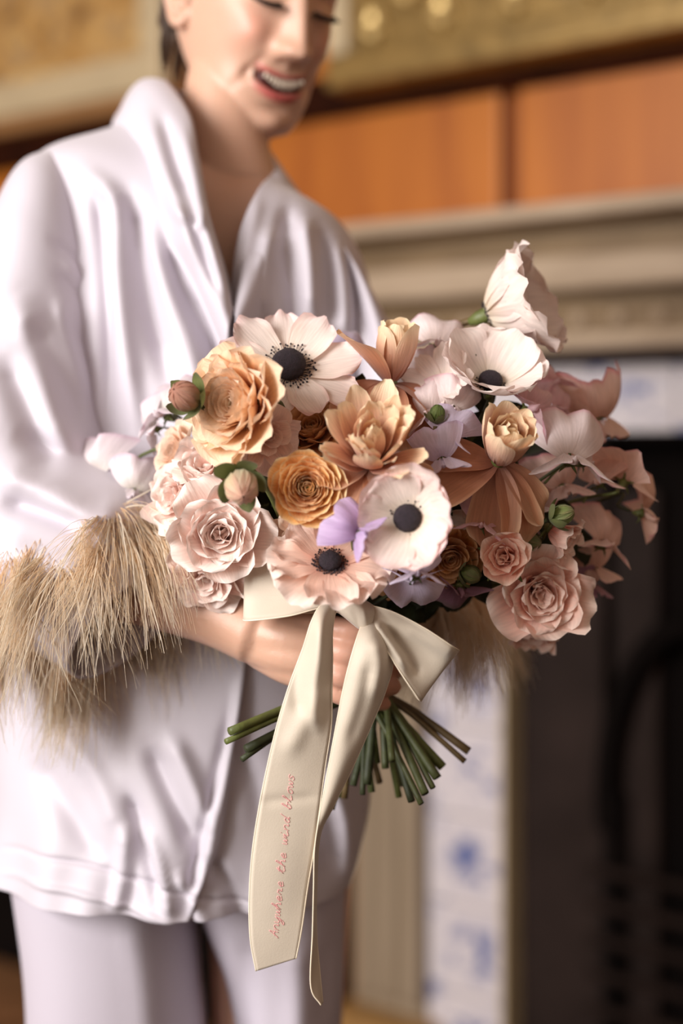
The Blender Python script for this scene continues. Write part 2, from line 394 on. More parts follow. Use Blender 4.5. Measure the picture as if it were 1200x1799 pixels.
def folds(V, mask, fl, direc=(0, -1, 0)):
    Q = project(V); disp = np.zeros(len(V))
    for pl, amp, wd in fl:
        d_, t_ = polydist(Q, crom(np.asarray(pl, float), max(4, len(pl)*3)))
        disp += amp*np.exp(-(d_/wd)**2)*np.clip(np.minimum(t_, 1-t_)*5+.15, 0, 1)
    return V+np.asarray(direc)[None]*(disp*mask)[:, None]
def soft(V, amp, sc, seed=0):
    out = V.copy()
    for i in range(len(V)):
        p = Vector(V[i]*sc)+Vector((seed, seed*2, 0)); out[i, 1] += amp*noise.noise(p)
    return out

# --- head (left-handed local frame: X to image right, Y out of the face, Z up)
yaw, pit, rol = math.radians(33), math.radians(14), math.radians(3.5); HS = .925
fy = np.array([math.sin(yaw)*math.cos(pit), -math.cos(yaw)*math.cos(pit), -math.sin(pit)])
hx = np.array([math.cos(yaw), math.sin(yaw), 0]); hz = np.cross(fy, hx)
hx2 = hx*math.cos(rol)-hz*math.sin(rol); hz2 = hz*math.cos(rol)+hx*math.sin(rol)
HM = np.stack([hx2, fy, hz2], 1)*HS
HO = np.array(P(500, 150, 1.25)) - HM@np.array([0, .086, -.077])    # mouth centre goes to its place
def H(x, y, z): return HO+HM@np.array([x, y, z])
prof_h = np.array([  # z, half width, y front, y back
 [.128, .006, -.012, -.03], [.118, .036, .034, -.07], [.09, .062, .068, -.096], [.05, .0735, .087, -.106], [.02, .074, .091, -.106],
 [-.01, .0715, .088, -.1], [-.04, .0665, .0845, -.085], [-.065, .060, .082, -.062], [-.085, .0545, .080, -.035], [-.104, .045, .077, -.008],
 [-.119, .034, .072, .012], [-.127, .017, .062, .028]])
NZ, NA = 190, 260
ph = crom(prof_h, NZ)
tt_ = np.linspace(0, 1, NA, endpoint=False); aa = 2*PI*tt_-0.75*np.sin(2*PI*tt_)    # denser at the front (angle 0 = front)
hv = []
for z, wv, yf, yb in ph:
    cy = (yf+yb)/2; hy_ = (yf-yb)/2
    ca, sa = np.cos(aa), np.sin(aa)
    pw = 2.25
    y = cy+hy_*np.sign(ca)*np.abs(ca)**(2/pw); x = wv*np.sign(sa)*np.abs(sa)**(2/2.1)
    hv.append(np.stack([x, y, np.full(NA, z)], 1))
hv = np.concatenate(hv)
X, Y, Z = hv[:, 0], hv[:, 1], hv[:, 2]
front = np.clip((Y-.0)/.05, 0, 1)
def G(x0, z0, sx, sz): return np.exp(-((X-x0)/sx)**2-((Z-z0)/sz)**2)
d_ = np.zeros(len(X))
nz_t = np.clip((.018-Z)/.064, 0, 1)
ridge = np.where(Z > -.050, .004+.026*nz_t**1.1, .030*np.exp(-((Z+.050)/.0050)**2))*np.where(Z > .018, np.exp(-((Z-.018)/.02)**2), 1)
d_ += ridge*np.exp(-(np.abs(X)/(.0075+.006*nz_t))**2.2)
for s_ in (-1, 1):
    d_ += .011*G(s_*.0135, -.046, .0065, .0075)              # nostril wings
    d_ -= .0045*G(s_*.0080, -.0560, .0032, .0028)              # nostrils
    d_ -= .010*G(s_*.030, .006, .017, .012)                   # sockets
    d_ += .008*G(s_*.031, -.001, .0125, .0085)                # closed lids
    d_ -= .0025*G(s_*.031, -.0085, .013, .0022)
    d_ += .005*G(s_*.032, .024, .018, .007)                  # brow bone
    d_ += .0105*G(s_*.041, -.036, .017, .017)                # raised cheeks
    d_ += .004*G(s_*.052, -.018, .014, .012)
    fold = np.abs((X*s_)-(.019+.55*(-.046-Z)))/.004
    d_ -= .0035*np.exp(-fold**2)*np.exp(-((Z+.068)/.017)**2)*(X*s_ > 0)
    d_ -= .004*G(s_*.032, -.072, .004, .007)                 # corners
mz = -.0785+.0085*(np.clip(np.abs(X)/.027, 0, 1.1))**2   # smile curve
inm = np.clip(1-(np.abs(X)/.0275)**2, 0, 1)
d_ -= .011*np.exp(-((Z-mz)/(.0052))**4)*inm**.5*1.2
d_ += .0055*np.exp(-((Z-(mz+.0085))/.0032)**2)*inm**.5
d_ += .0075*np.exp(-((Z-(mz-.0098))/.0042)**2)*inm**.6
d_ += .0035*G(0, -.0625, .012, .004)
d_ -= .004*G(0, -.1005, .016, .004)
d_ += .007*G(0, -.114, .018, .010)
hv[:, 1] += d_*front
# smoother skull back, neck side
headV = HO+hv@HM.T
headF = [tuple(reversed(f)) for f in grid_faces(NZ, NA, True, True, True)]
body = MB(); body.add(headV, headF)
def cap_tube(pts, rads, n=20, seg=None):
    if seg: pts = crom([tuple(q) for q in pts], seg); rads = crom(np.asarray(rads, float)[:, None], seg)[:, 0]
    pts = [np.array(q) for q in pts]; a = pts[0]-(pts[1]-pts[0])/np.linalg.norm(pts[1]-pts[0])*rads[0]*.6
    b = pts[-1]+(pts[-1]-pts[-2])/np.linalg.norm(pts[-1]-pts[-2])*rads[-1]*.6
    V, Fc = tube_geo([a]+pts+[b], [rads[0]*.5]+list(rads)+[rads[-1]*.5], n)
    body.add(V, Fc)
# neck
cap_tube([P(425, 60, 1.30), P(405, 150, 1.295), P(392, 240, 1.285), P(395, 330, 1.28)], [.040, .040, .041, .05], 32, 14)
# trunk rings
tr = [ring((235, 260), (520, 335), 1.29, .048), ring((110, 315), (585, 405), 1.28, .075), ring((90, 430), (610, 480), 1.275, .093), ring((110, 600), (610, 620), 1.27, .095),
      ring((120, 800), (600, 800), 1.27, .085), ring((130, 1000), (570, 1000), 1.27, .08), ring((90, 1250), (580, 1250), 1.27, .09), ring((90, 1400), (570, 1400), 1.27, .085), ring((120, 1500), (550, 1500), 1.27, .06)]
tr = crom(np.array(tr), 60); body.add(tr.reshape(-1, 3), grid_faces(60, 28, True, True, True))
# legs
for (a, b, c, dd) in (((190, 1500), (195, 2300), (205, 3150), 1.27), ((490, 1500), (480, 2300), (470, 3150), 1.30)):
    cap_tube([P(*a, dd), P(*b, dd+.01), P(*c, dd+.04)], [.068, .047, .032], 20, 16)
    cap_tube([P(c[0], 3170, dd+.02)+Vector((0, 0, 0)), P(c[0], 3260, dd-.10)], [.032, .024], 14, 6)
# near arm
cap_tube([P(100, 350, 1.27), P(30, 620, 1.24), P(-10, 900, 1.20)], [.045, .042, .036], 20, 14)
cap_tube([P(-10, 905, 1.20), P(140, 985, 1.15), P(290, 1035, 1.085), P(385, 1075, 1.055), P(455, 1112, 1.04)], [.037, .038, .0315, .0265, .0245], 24, 22)
# far arm, behind the flowers
cap_tube([P(560, 490, 1.29), P(655, 740, 1.26), P(730, 990, 1.20)], [.034, .032, .029], 20, 14)
cap_tube([P(730, 992, 1.20), P(725, 1060, 1.17), P(690, 1130, 1.125)], [.034, .028, .022], 20, 10)
cap_tube([P(690, 1130, 1.125), P(668, 1150, 1.11), P(640, 1165, 1.10)], [.022, .024, .018], 14, 8)
for i in range(4):
    cap_tube([P(655, 1120+i*28, 1.108), P(622, 1118+i*28, 1.105), P(600, 1120+i*28, 1.09)], [.0085, .008, .0065], 10, 8)
# near hand: palm, four fingers round the stems, thumb behind
for (p0, p1, r0, r1) in (((452, 1092, 1.045), (556, 1098, 1.028), .0165, .0115), ((452, 1108, 1.04), (556, 1130, 1.022), .018, .012), ((455, 1128, 1.042), (556, 1164, 1.022), .018, .012), ((458, 1140, 1.046), (552, 1194, 1.026), .015, .0105)):
    cap_tube([P(*p0), P((p0[0]+p1[0])/2, (p0[1]+p1[1])/2, (p0[2]+p1[2])/2-.003), P(*p1)], [r0, (r0+r1)/2+.002, r1], 16, 8)
FG = [[(556, 1098, 1.028), (612, 1108, 1.014), (668, 1118, 1.022), (700, 1124, 1.052)], [(556, 1132, 1.022), (614, 1149, 1.011), (672, 1162, 1.02), (706, 1168, 1.052)],
      [(556, 1166, 1.022), (610, 1190, 1.012), (664, 1202, 1.022), (692, 1206, 1.045)], [(552, 1196, 1.027), (602, 1222, 1.02), (648, 1232, 1.028), (676, 1236, 1.05)]]
for i, fg in enumerate(FG):
    sc = (1, 1.04, 1, .85)[i]
    cap_tube([P(*q) for q in fg], [.0094*sc, .0090*sc, .0080*sc, .0066*sc], 14, 16)
cap_tube([P(470, 1095, 1.05), P(540, 1075, 1.075), P(600, 1070, 1.10), P(640, 1072, 1.115)], [.014, .012, .0095, .0075], 12, 12)
# ear (near side): rim, lobe
ec = (-.0745, -.012, -.008)
rim = [(-.071, .004, .016), (-.078, -.003, .028), (-.083, -.018, .029), (-.084, -.030, .014), (-.082, -.031, -.004), (-.079, -.024, -.020), (-.076, -.013, -.033), (-.073, -.004, -.034), (-.070, .002, -.024)]
cap_tube([H(*q) for q in rim], [.0035, .0038, .004, .0042, .0042, .0048, .0062, .0055, .0035], 10, 30)
cap_tube([H(-.074, -.024, .012), H(-.074, -.018, -.008), H(-.073, -.009, -.020)], [.007, .0065, .006], 10, 10)
cap_tube([H(-.0725, .004, -.004), H(-.0745, .003, -.012), H(-.072, .002, -.018)], [.003, .0045, .003], 8, 8)
rawb = body.build('body', M_SKIN, person)
md = rawb.modifiers.new('r', 'REMESH'); md.mode = 'VOXEL'; md.voxel_size = .0019; md.use_smooth_shade = True
sm = rawb.modifiers.new('s', 'SMOOTH'); sm.factor = .5; sm.iterations = 6
C.view_layer.update()
dg = C.evaluated_depsgraph_get(); nm_ = D.meshes.new_from_object(rawb.evaluated_get(dg)); rawb.modifiers.clear()
old = rawb.data; rawb.data = nm_; D.meshes.remove(old); nm_.name = 'body'
nv = len(nm_.vertices); co = np.zeros(nv*3); nm_.vertices.foreach_get('co', co); co = co.reshape(-1, 3)+np.array(person.location)
loc = (co-HO)@np.linalg.inv(HM).T
base = np.array(s2l((206, 163, 140))); cc = np.tile(base, (nv, 1))
def blend(mk_, c):
    global cc
    mk_ = np.clip(mk_, 0, 1)[:, None]; cc = cc*(1-mk_)+np.array(s2l(c))*mk_
x_, y_, z_ = loc.T; fr = np.clip((y_-.04)/.03, 0, 1)*(np.abs(z_) < .14)*(np.abs(x_) < .1)
for s_ in (-1, 1):
    blend(.45*fr*np.exp(-((x_-s_*.045)/.02)**2-((z_+.03)/.018)**2), (222, 140, 120))
    blend(.5*fr*np.exp(-((x_-s_*.031)/.015)**2-((z_-.003)/.008)**2), (196, 140, 112))
mzz = -.0785+.0085*(np.clip(np.abs(x_)/.027, 0, 1.1))**2; inn = np.clip(1.15-(np.abs(x_)/.0275)**2, 0, 1)**.4*(np.abs(x_) < .0285)
lipm = np.exp(-((z_-(mzz+.0075))/.0036)**4)+np.exp(-((z_-(mzz-.0105))/.0048)**4)
blend(fr*inn*lipm, (190, 92, 88)); blend(fr*inn*np.exp(-((z_-mzz)/.0055)**4)*(y_ < .0835), (88, 30, 26))
earm = np.exp(-((x_+.074)/.008)**2-((y_+.014)/.010)**2-((z_-.006)/.013)**2); blend(.8*earm, (205, 100, 70))
q2 = project(co); handm = (q2[:, 0] > 560)*(q2[:, 1] > 1050)*(q2[:, 1] < 1260)*(co[:, 1] < 1.08); blend(.3*handm, (220, 150, 130))
a = nm_.color_attributes.new('Col', 'FLOAT_COLOR', 'POINT'); c4 = np.ones((nv, 4)); c4[:, :3] = cc; a.data.foreach_set('color', c4.ravel())
# teeth, mouth lining, lashes, hair
mo = [H(x, .0815-3.5*x*x, -.0775+.0085*(abs(x)/.027)**2) for x in np.linspace(-.0235, .0235, 13)]
V, Fc = tube_geo(mo, [.0035]+[.0062]*11+[.0035], 8); V = V - fy*0.004
mesh_obj('mouth_lining', V, Fc, M_MOUTH, person)
for i in range(-5, 6):
    wt = .0039 if abs(i) < 2 else .0036; xx = i*.0040; hh = (.0088, .0082, .0084, .0068, .006, .005)[abs(i)]
    zc_ = -.0752+.0085*(abs(xx)/.027)**2-hh*.15; yc_ = .0850-5.0*xx*xx
    bm = bmesh.new(); bmesh.ops.create_cube(bm, size=1)
    for v in bm.verts:
        v.co.x *= wt*(1 if v.co.z > 0 else .9); v.co.y *= .005; v.co.z *= hh
    bmesh.ops.bevel(bm, geom=list(bm.edges), offset=.0008, segments=2, affect='EDGES'); bm.verts.index_update()
    V = [H(xx+v.co.x, yc_+v.co.y, zc_+v.co.z) for v in bm.verts]; Fc = [tuple(v.index for v in f.verts) for f in bm.faces]; bm.free()
    mesh_obj('tooth', V, Fc, M_TOOTH, person)
for s_ in (-1, 1):
    pts = []
    for t_ in np.linspace(-1, 1, 13):
        x = s_*.031+t_*.0155; pts.append((x, .0885-1.0*abs(t_)**2*.006-(.004 if t_*s_ > 0 else .0)*abs(t_), -.0075+.004*t_*t_))
    V, Fc = tube_geo([H(*q) for q in pts], [.0008]+[.0016]*11+[.0009], 6); lid = mesh_obj('eyeliner', V, Fc, M_LASH, person)
    mb = MB()
    for t_ in np.linspace(-1, 1, 34):
        x = s_*.031+t_*.0155; b0 = (x, .0885-.006*t_*t_-(.004 if t_*s_ > 0 else 0)*abs(t_), -.0078+.004*t_*t_); ou = t_*.005
        V, Fc = tube_geo([H(*b0), H(b0[0]+ou*.5, b0[1]+.004, b0[2]-.0035), H(b0[0]+ou, b0[1]+.0085, b0[2]-.0025)], [.0005, .0004, .0001], 3); mb.add(V, Fc)
    o = mb.build('eyelashes', M_LASH, person); tag(o, kind='stuff')
hs = []
for z, wv, yf, yb in crom(prof_h[:10], 60):
    th = np.linspace(PI*.44, 2*PI-PI*.44, 60)
    if z < .0: th = np.linspace(PI*(.44+.24*min(1, -z/.05)), 2*PI-PI*(.44+.24*min(1, -z/.05)), 60)
    if z > .07: th = np.linspace(PI*.0+.1, 2*PI-.1, 60)
    cy = (yf+yb)/2; hy_ = (yf-yb)/2+.008; ca, sa = np.cos(th), np.sin(th)
    r = np.stack([(wv+.008)*sa*(1+.012*np.sin(th*22)), cy+hy_*ca, np.full(60, z)+.0], 1); hs.append(r)
hsv = np.concatenate(hs); hsv[:, 2] += .004
mesh_obj('hair', HO+hsv@HM.T, grid_faces(60, 60), M_HAIR, person)
mb = MB()
for i in range(260):
    x = RNG.uniform(-.06, .06); z0 = RNG.uniform(-.03, .02); sidex = -.062 if i % 2 else .062
    if i < 160: x = sidex*RNG.uniform(.85, 1.05)
    y0 = -.06*RNG.uniform(.3, 1.3)+(-.03 if abs(x) < .05 else 0)
    p0 = (x, y0, z0); p1 = (x*.95, y0-.008, z0-.03); p2 = (x*.9+RNG.uniform(-.004, .004), y0-.006, z0-.055*RNG.uniform(.7, 1.2))
    V, Fc = tube_geo([H(*p0), H(*p1), H(*p2)], [.0022, .0018, .0003], 4); mb.add(V, Fc)
tag(mb.build('loose_hair', M_HAIR, person), kind='stuff')

# --- jacket body: one panel running from the right lapel round the back to the left lapel
rows = [  # A, B, D, T, tL, tR (opening, as fraction A->B)
 ((205, 226), (525, 345), 1.285, .066, .42, .84), ((70, 285), (598, 395), 1.275, .096, .545, .72), ((62, 400), (640, 470), 1.27, .114, .565, .625),
 ((62, 530), (656, 570), 1.265, .122, .60, .585), ((55, 700), (655, 700), 1.26, .122, .64, .56), ((45, 900), (645, 900), 1.255, .12, .66, .54),
 ((25, 1100), (648, 1100), 1.255, .12, .66, .54), ((5, 1250), (650, 1250), 1.255, .125, .64, .52), ((-5, 1400), (648, 1400), 1.255, .13, .61, .5),
 ((-10, 1470), (632, 1485), 1.255, .132, .585, .48), ((-12, 1508), (618, 1535), 1.255, .134, .575, .47)]
NU = 260; ring_rows = []
for A, B, dd, T, tL, tR in rows:
    thR = math.acos(2*tR-1); thL = math.acos(2*tL-1)
    th = np.concatenate([np.linspace(thR, -PI*.08, 30, endpoint=False), np.linspace(-PI*.08, -PI*.92, 22, endpoint=False), np.linspace(-PI*.92, thL-2*PI, 44)])
    r = ring(A, B, dd, T, th=th, pw=2.25)
    ov = np.clip(np.arange(len(th))-len(th)+30, 0, 30)/30; r[:, 1] -= .007*ov    # left panel lies over the right
    ring_rows.append(r)
J = np.array(ring_rows); J = crom(J, 300); J = np.transpose(crom(np.transpose(J, (1, 0, 2)), NU), (1, 0, 2))
jv = J.reshape(-1, 3); mask = np.clip((1.30-jv[:, 1])/.05, 0, 1)
TF = [([(150, 300), (205, 360), (207, 470), (220, 600), (240, 760)], .013, 17), ([(225, 340), (245, 430), (262, 540), (300, 680)], -.016, 19), ([(262, 400), (292, 500), (330, 610), (365, 740)], .010, 18),
      ([(285, 400), (325, 520), (365, 600), (400, 680)], -.012, 14), ([(300, 380), (345, 480), (385, 560), (420, 640)], .009, 14), ([(170, 330), (180, 430), (190, 560), (190, 740)], -.010, 12),
      ([(330, 500), (370, 590), (390, 700)], -.007, 10), ([(480, 400), (462, 470), (455, 560)], .010, 16), ([(505, 360), (500, 430), (512, 520), (520, 600)], -.012, 15), ([(535, 380), (545, 460), (548, 560)], .010, 13),
      ([(560, 400), (575, 480), (580, 580)], -.011, 12), ([(590, 420), (605, 500), (610, 600)], .009, 11), ([(620, 450), (632, 520), (636, 600)], -.009, 10), ([(455, 340), (440, 420), (420, 520)], .004, 12),
      ([(430, 1180), (400, 1330), (370, 1480), (345, 1600)], .009, 12), ([(415, 1220), (385, 1350), (350, 1490), (325, 1600)], -.008, 10), ([(260, 1310), (300, 1400), (345, 1500)], -.011, 15), ([(300, 1290), (340, 1370), (375, 1460)], .009, 14),
      ([(225, 1390), (255, 1480), (285, 1600)], -.010, 12), ([(245, 1440), (285, 1530), (300, 1620)], .008, 12), ([(225, 1440), (215, 1540), (200, 1610)], .010, 14), ([(360, 1500), (400, 1560), (430, 1650)], -.008, 14),
      ([(310, 1520), (345, 1590), (380, 1660)], .008, 12), ([(100, 1280), (160, 1350), (220, 1480)], .008, 22), ([(60, 1330), (120, 1430), (180, 1520)], -.007, 20), ([(500, 1300), (560, 1420), (590, 1560)], -.010, 22), ([(560, 1320), (610, 1440), (615, 1570)], .010, 18),
      ([(460, 1450), (500, 1540), (520, 1640)], .009, 18), ([(0, 1490), (120, 1512), (240, 1545), (370, 1580), (500, 1595)], -.0035, 5), ([(0, 1535), (120, 1562), (240, 1600), (370, 1635)], .003, 6), ([(400, 1300), (450, 1400), (470, 1560)], -.006, 20)]
jv = folds(jv, mask, TF)
zt_ = np.clip((HC-.25-jv[:, 2])/.15, 0, 1)
jv[:, 1] += (.006*np.sin(jv[:, 0]*70+jv[:, 2]*9)+.004*np.sin(jv[:, 0]*131-jv[:, 2]*23))*zt_
jv = soft(jv, .006, 14, 3)
jk = mesh_obj('jacket', jv, grid_faces(300, NU), M_SATIN, person)
so = jk.modifiers.new('t', 'SOLIDIFY'); so.thickness = .0015; so.offset = 0
# shawl collar
inn = [(409, 545, 1.125), (388, 455, 1.128), (366, 370, 1.143), (350, 280, 1.17), (335, 205, 1.205), (298, 150, 1.255), (290, 150, 1.30), (365, 185, 1.345), (445, 232, 1.335), (474, 285, 1.29), (470, 325, 1.25), (448, 385, 1.205), (428, 450, 1.16), (414, 540, 1.128)]
out = [(400, 640, 1.128), (340, 505, 1.135), (270, 390, 1.16), (225, 310, 1.20), (203, 250, 1.24), (200, 214, 1.285), (225, 205, 1.335), (345, 250, 1.375), (470, 300, 1.365), (522, 335, 1.315), (530, 372, 1.26), (512, 440, 1.205), (478, 520, 1.155), (425, 640, 1.13)]
ip = crom([tuple(P(*q)) for q in inn], 220); op = crom([tuple(P(*q)) for q in out], 220)
G_ = []
for k_ in np.linspace(0, 1, 26):
    g = ip*(1-k_)+op*k_; g[:, 1] -= .016*math.sin(PI*min(1, k_*1.12))**.8+.004*(1-k_)
    g[:, 2] += .010*math.sin(PI*k_)*np.exp(-((np.arange(220)-85)/45.)**2)
    G_.append(g)
G_ = np.array(G_); gv = G_.reshape(-1, 3)
CF = [([(255, 190), (285, 290), (320, 380), (350, 470)], .008, 13), ([(285, 200), (305, 280), (330, 350)], -.007, 11), ([(235, 240), (260, 320), (300, 400)], -.006, 11), ([(320, 220), (340, 300), (362, 400), (395, 500)], .006, 10),
      ([(330, 380), (350, 430), (385, 520)], -.009, 10), ([(300, 360), (345, 400), (360, 370)], .006, 9), ([(490, 330), (480, 400), (455, 480)], .009, 13), ([(505, 350), (505, 420), (490, 480)], -.006, 10)]
gv = folds(gv, np.clip((1.30-gv[:, 1])/.04, 0, 1), CF)
lc = mesh_obj('shawl_collar', gv, grid_faces(26, 220), M_SATIN, person)
so = lc.modifiers.new('t', 'SOLIDIFY'); so.thickness = .002; so.offset = 0
# sleeves
def sleeve(rings_, fl_, n0=170, n1=150, inner=True):
    R_ = crom(np.array(rings_), n0); R_ = np.transpose(crom(np.transpose(R_, (1, 0, 2)), n1, closed=True), (1, 0, 2))
    v = R_.reshape(-1, 3); th = np.tile(np.arange(n1)/n1*2*PI, n0); m = np.clip(np.sin(th)+.35, 0, 1)
    v = folds(v, m, fl_); v = soft(v, .006, 12, 9)
    o = mesh_obj('sleeve', v, grid_faces(n0, n1, True), M_SATIN, person)
    so = o.modifiers.new('t', 'SOLIDIFY'); so.thickness = .0018; so.offset = 0
    return v.reshape(n0, n1, 3), o
SR = [ring((118, 262), (165, 330), 1.265, .04), ring((50, 292), (178, 385), 1.25, .078), ring((5, 360), (188, 470), 1.235, .092), ring((-35, 480), (190, 590), 1.215, .1), ring((-70, 640), (190, 720), 1.19, .105),
      ring((-105, 800), (215, 800), 1.165, .105), ring((-100, 960), (262, 845), 1.115, .078), ring((-30, 1080), (300, 900), 1.085, .058),
      ring((120, 1165), (325, 985), 1.07, .04, F_=(205, 1072, 1.025), K=(262, 1150, 1.112))]
SF = [([(20, 520), (70, 600), (100, 700), (130, 800)], .012, 26), ([(55, 560), (100, 660), (140, 760)], -.014, 20), ([(100, 520), (130, 610), (165, 700)], .008, 15), ([(0, 620), (50, 740), (90, 850)], -.012, 24), ([(120, 560), (165, 660), (185, 760)], -.010, 14),
      ([(100, 480), (150, 530), (185, 560)], -.006, 9), ([(110, 455), (155, 500), (188, 525)], .005, 8), ([(90, 420), (150, 470), (185, 495)], -.005, 8), ([(-10, 830), (70, 850), (160, 900), (230, 900)], .016, 26),
      ([(0, 880), (80, 905), (150, 930)], -.012, 17), ([(20, 760), (110, 800), (200, 800)], -.010, 22), ([(0, 960), (80, 990), (160, 1000)], .014, 30), ([(92, 275), (135, 320), (170, 390), (186, 470)], -.003, 5)]
sv, so_ = sleeve(SR, SF)
SL_ = [ring((560, 385), (592, 425), 1.28, .03), ring((575, 405), (650, 520), 1.28, .07), ring((600, 480), (690, 590), 1.27, .08), ring((605, 640), (745, 700), 1.26, .085), ring((620, 830), (800, 850), 1.25, .08), ring((640, 960), (815, 980), 1.225, .07), ring((655, 1060), (815, 1060), 1.19, .05)]
sv2, so2 = sleeve(SL_, [([(600, 470), (640, 560), (655, 640)], -.008, 14)], 90, 90)
# ostrich feather cuffs
def feathers(V, rows_, count, lrange, drift, jsel=None, out_=.75):
    mb = MB(); n0, n1, _ = V.shape
    cen = V.mean(1); C0 = np.array(s2l((247, 222, 188))); C1 = np.array(s2l((252, 243, 228))); C2 = np.array(s2l((246, 228, 200)))
    made = 0
    while made < count:
        r = min(int((rows_[0]+(rows_[1]-rows_[0])*RNG.rand())*n0), n0-2); j = RNG.randint(n1)
        if jsel and not jsel(math.sin(j/n1*2*PI)): continue
        made += 1
        p = V[r, j].copy(); o_ = p-cen[r]; o_ /= np.linalg.norm(o_)+1e-9
        ax = cen[min(r+6, n0-1)]-cen[max(r-6, 0)]; ax /= np.linalg.norm(ax)+1e-9
        L_ = RNG.uniform(*lrange); n_ = 10
        q = Vector(p*38); nv_ = np.array([noise.noise(q), noise.noise(q+Vector((9, 0, 0))), noise.noise(q+Vector((0, 9, 0)))])
        d1 = ax*.55+o_*out_+nv_*1.1+RNG.normal(0, .16, 3); d1 /= np.linalg.norm(d1)
        g = np.array([drift[0], drift[1], -1.0])+nv_*.9+RNG.normal(0, .09, 3)
        cu = nv_*.55+RNG.normal(0, .10, 3); ph_ = RNG.rand()*2
        pts = [p]
        for s in range(n_-1):
            d1 = d1*.80+g*.20+cu*math.sin(s*1.1+ph_)*.5; d1 /= np.linalg.norm(d1); pts.append(pts[-1]+d1*L_/n_)
        big = RNG.rand() < .10; w0 = .0007 if big else .00026
        V_, F_ = tube_geo(pts, list(np.linspace(w0, w0*.3, n_)), 3, False)
        t_ = np.repeat(np.linspace(0, 1, n_), 3)[:, None]; ce = C1 if RNG.rand() < .65 else C2
        mb.add(V_, F_, C0*(1-t_**.7)+ce*t_**.7 if not big else np.tile(C1, (len(V_), 1)))
    o = mb.build('feather_trim', M_FEATH, person); tag(o, kind='stuff'); o['label'] = 'fluffy beige ostrich feather trim on the cuff'
    return o
feathers(sv, (.79, .90), 3900, (.05, .115), (-.12, 0))
feathers(sv, (.90, .995), 3400, (.04, .09), (.22, -.05), jsel=lambda q: q < -.1, out_=.6)
feathers(sv, (.90, .99), 130, (.03, .06), (.15, 0), jsel=lambda q: q > .1)
feathers(sv2, (.90, .99), 3800, (.07, .115), (-.08, 0))

# trousers and shoes
TL = [((18, 1450), (330, 1450), 1.265, .115), ((38, 1580), (345, 1600), 1.265, .112), ((52, 1700), (352, 1710), 1.265, .108), ((56, 1850), (362, 1860), 1.27, .104), ((60, 2300), (350, 2300), 1.28, .095), ((70, 3165), (345, 3165), 1.30, .10)]
TRr = [((300, 1450), (612, 1450), 1.285, .11), ((360, 1600), (606, 1600), 1.295, .105), ((400, 1710), (603, 1710), 1.30, .10), ((412, 1850), (596, 1850), 1.305, .098), ((400, 2300), (590, 2300), 1.31, .09), ((380, 3150), (600, 3150), 1.33, .09)]
for TT, ff in ((TL, [([(230, 1600), (260, 1750), (270, 2000)], .006, 30), ([(330, 1600), (320, 1800), (300, 2100)], -.004, 14)]), (TRr, [([(520, 1650), (525, 1760), (520, 1900)], .008, 24), ([(440, 1640), (430, 1760), (430, 1900)], -.006, 22), ([(575, 1650), (570, 1800)], -.005, 12)])):
    R_ = crom(np.array([ring(a, b, dd, T, 64, 2.3) for a, b, dd, T in TT]), 90); v = R_.reshape(-1, 3)
    v = folds(v, np.tile(np.clip(np.sin(np.arange(64)/64*2*PI)+.2, 0, 1), 90), ff)
    o = mesh_obj('trouser_leg', v, grid_faces(90, 64, True), M_TROU, person); so = o.modifiers.new('t', 'SOLIDIFY'); so.thickness = .0015
R_ = crom(np.array([ring((30, 1330), (605, 1330), 1.27, .10), ring((35, 1450), (600, 1450), 1.275, .105), ring((60, 1560), (590, 1560), 1.28, .08)]), 20); mesh_obj('trouser_waist', R_.reshape(-1, 3), grid_faces(20, 28, True, True, True), M_TROU, person)
for cx_, dd in ((205, 1.31), (470, 1.34)):
    b_ = P(cx_, HY, dd); rr = []
    for t_, wd_, h in ((0, .012, .03), (.1, .03, .05), (.35, .034, .075), (.55, .036, .06), (.8, .043, .04), (.95, .03, .028), (1, .01, .018)):
        y = b_.y+.10-.25*t_; rr.append([(b_.x+wd_*math.cos(a_), y, max(0, h/2+h/2*math.sin(a_))) for a_ in np.linspace(0, 2*PI, 16, endpoint=False)])
    v = crom(np.array(rr), 24).reshape(-1, 3); v[:, 2] = np.maximum(v[:, 2], 0); mesh_obj('shoe', v, grid_faces(24, 16, True, True, True), M_TROU, person)

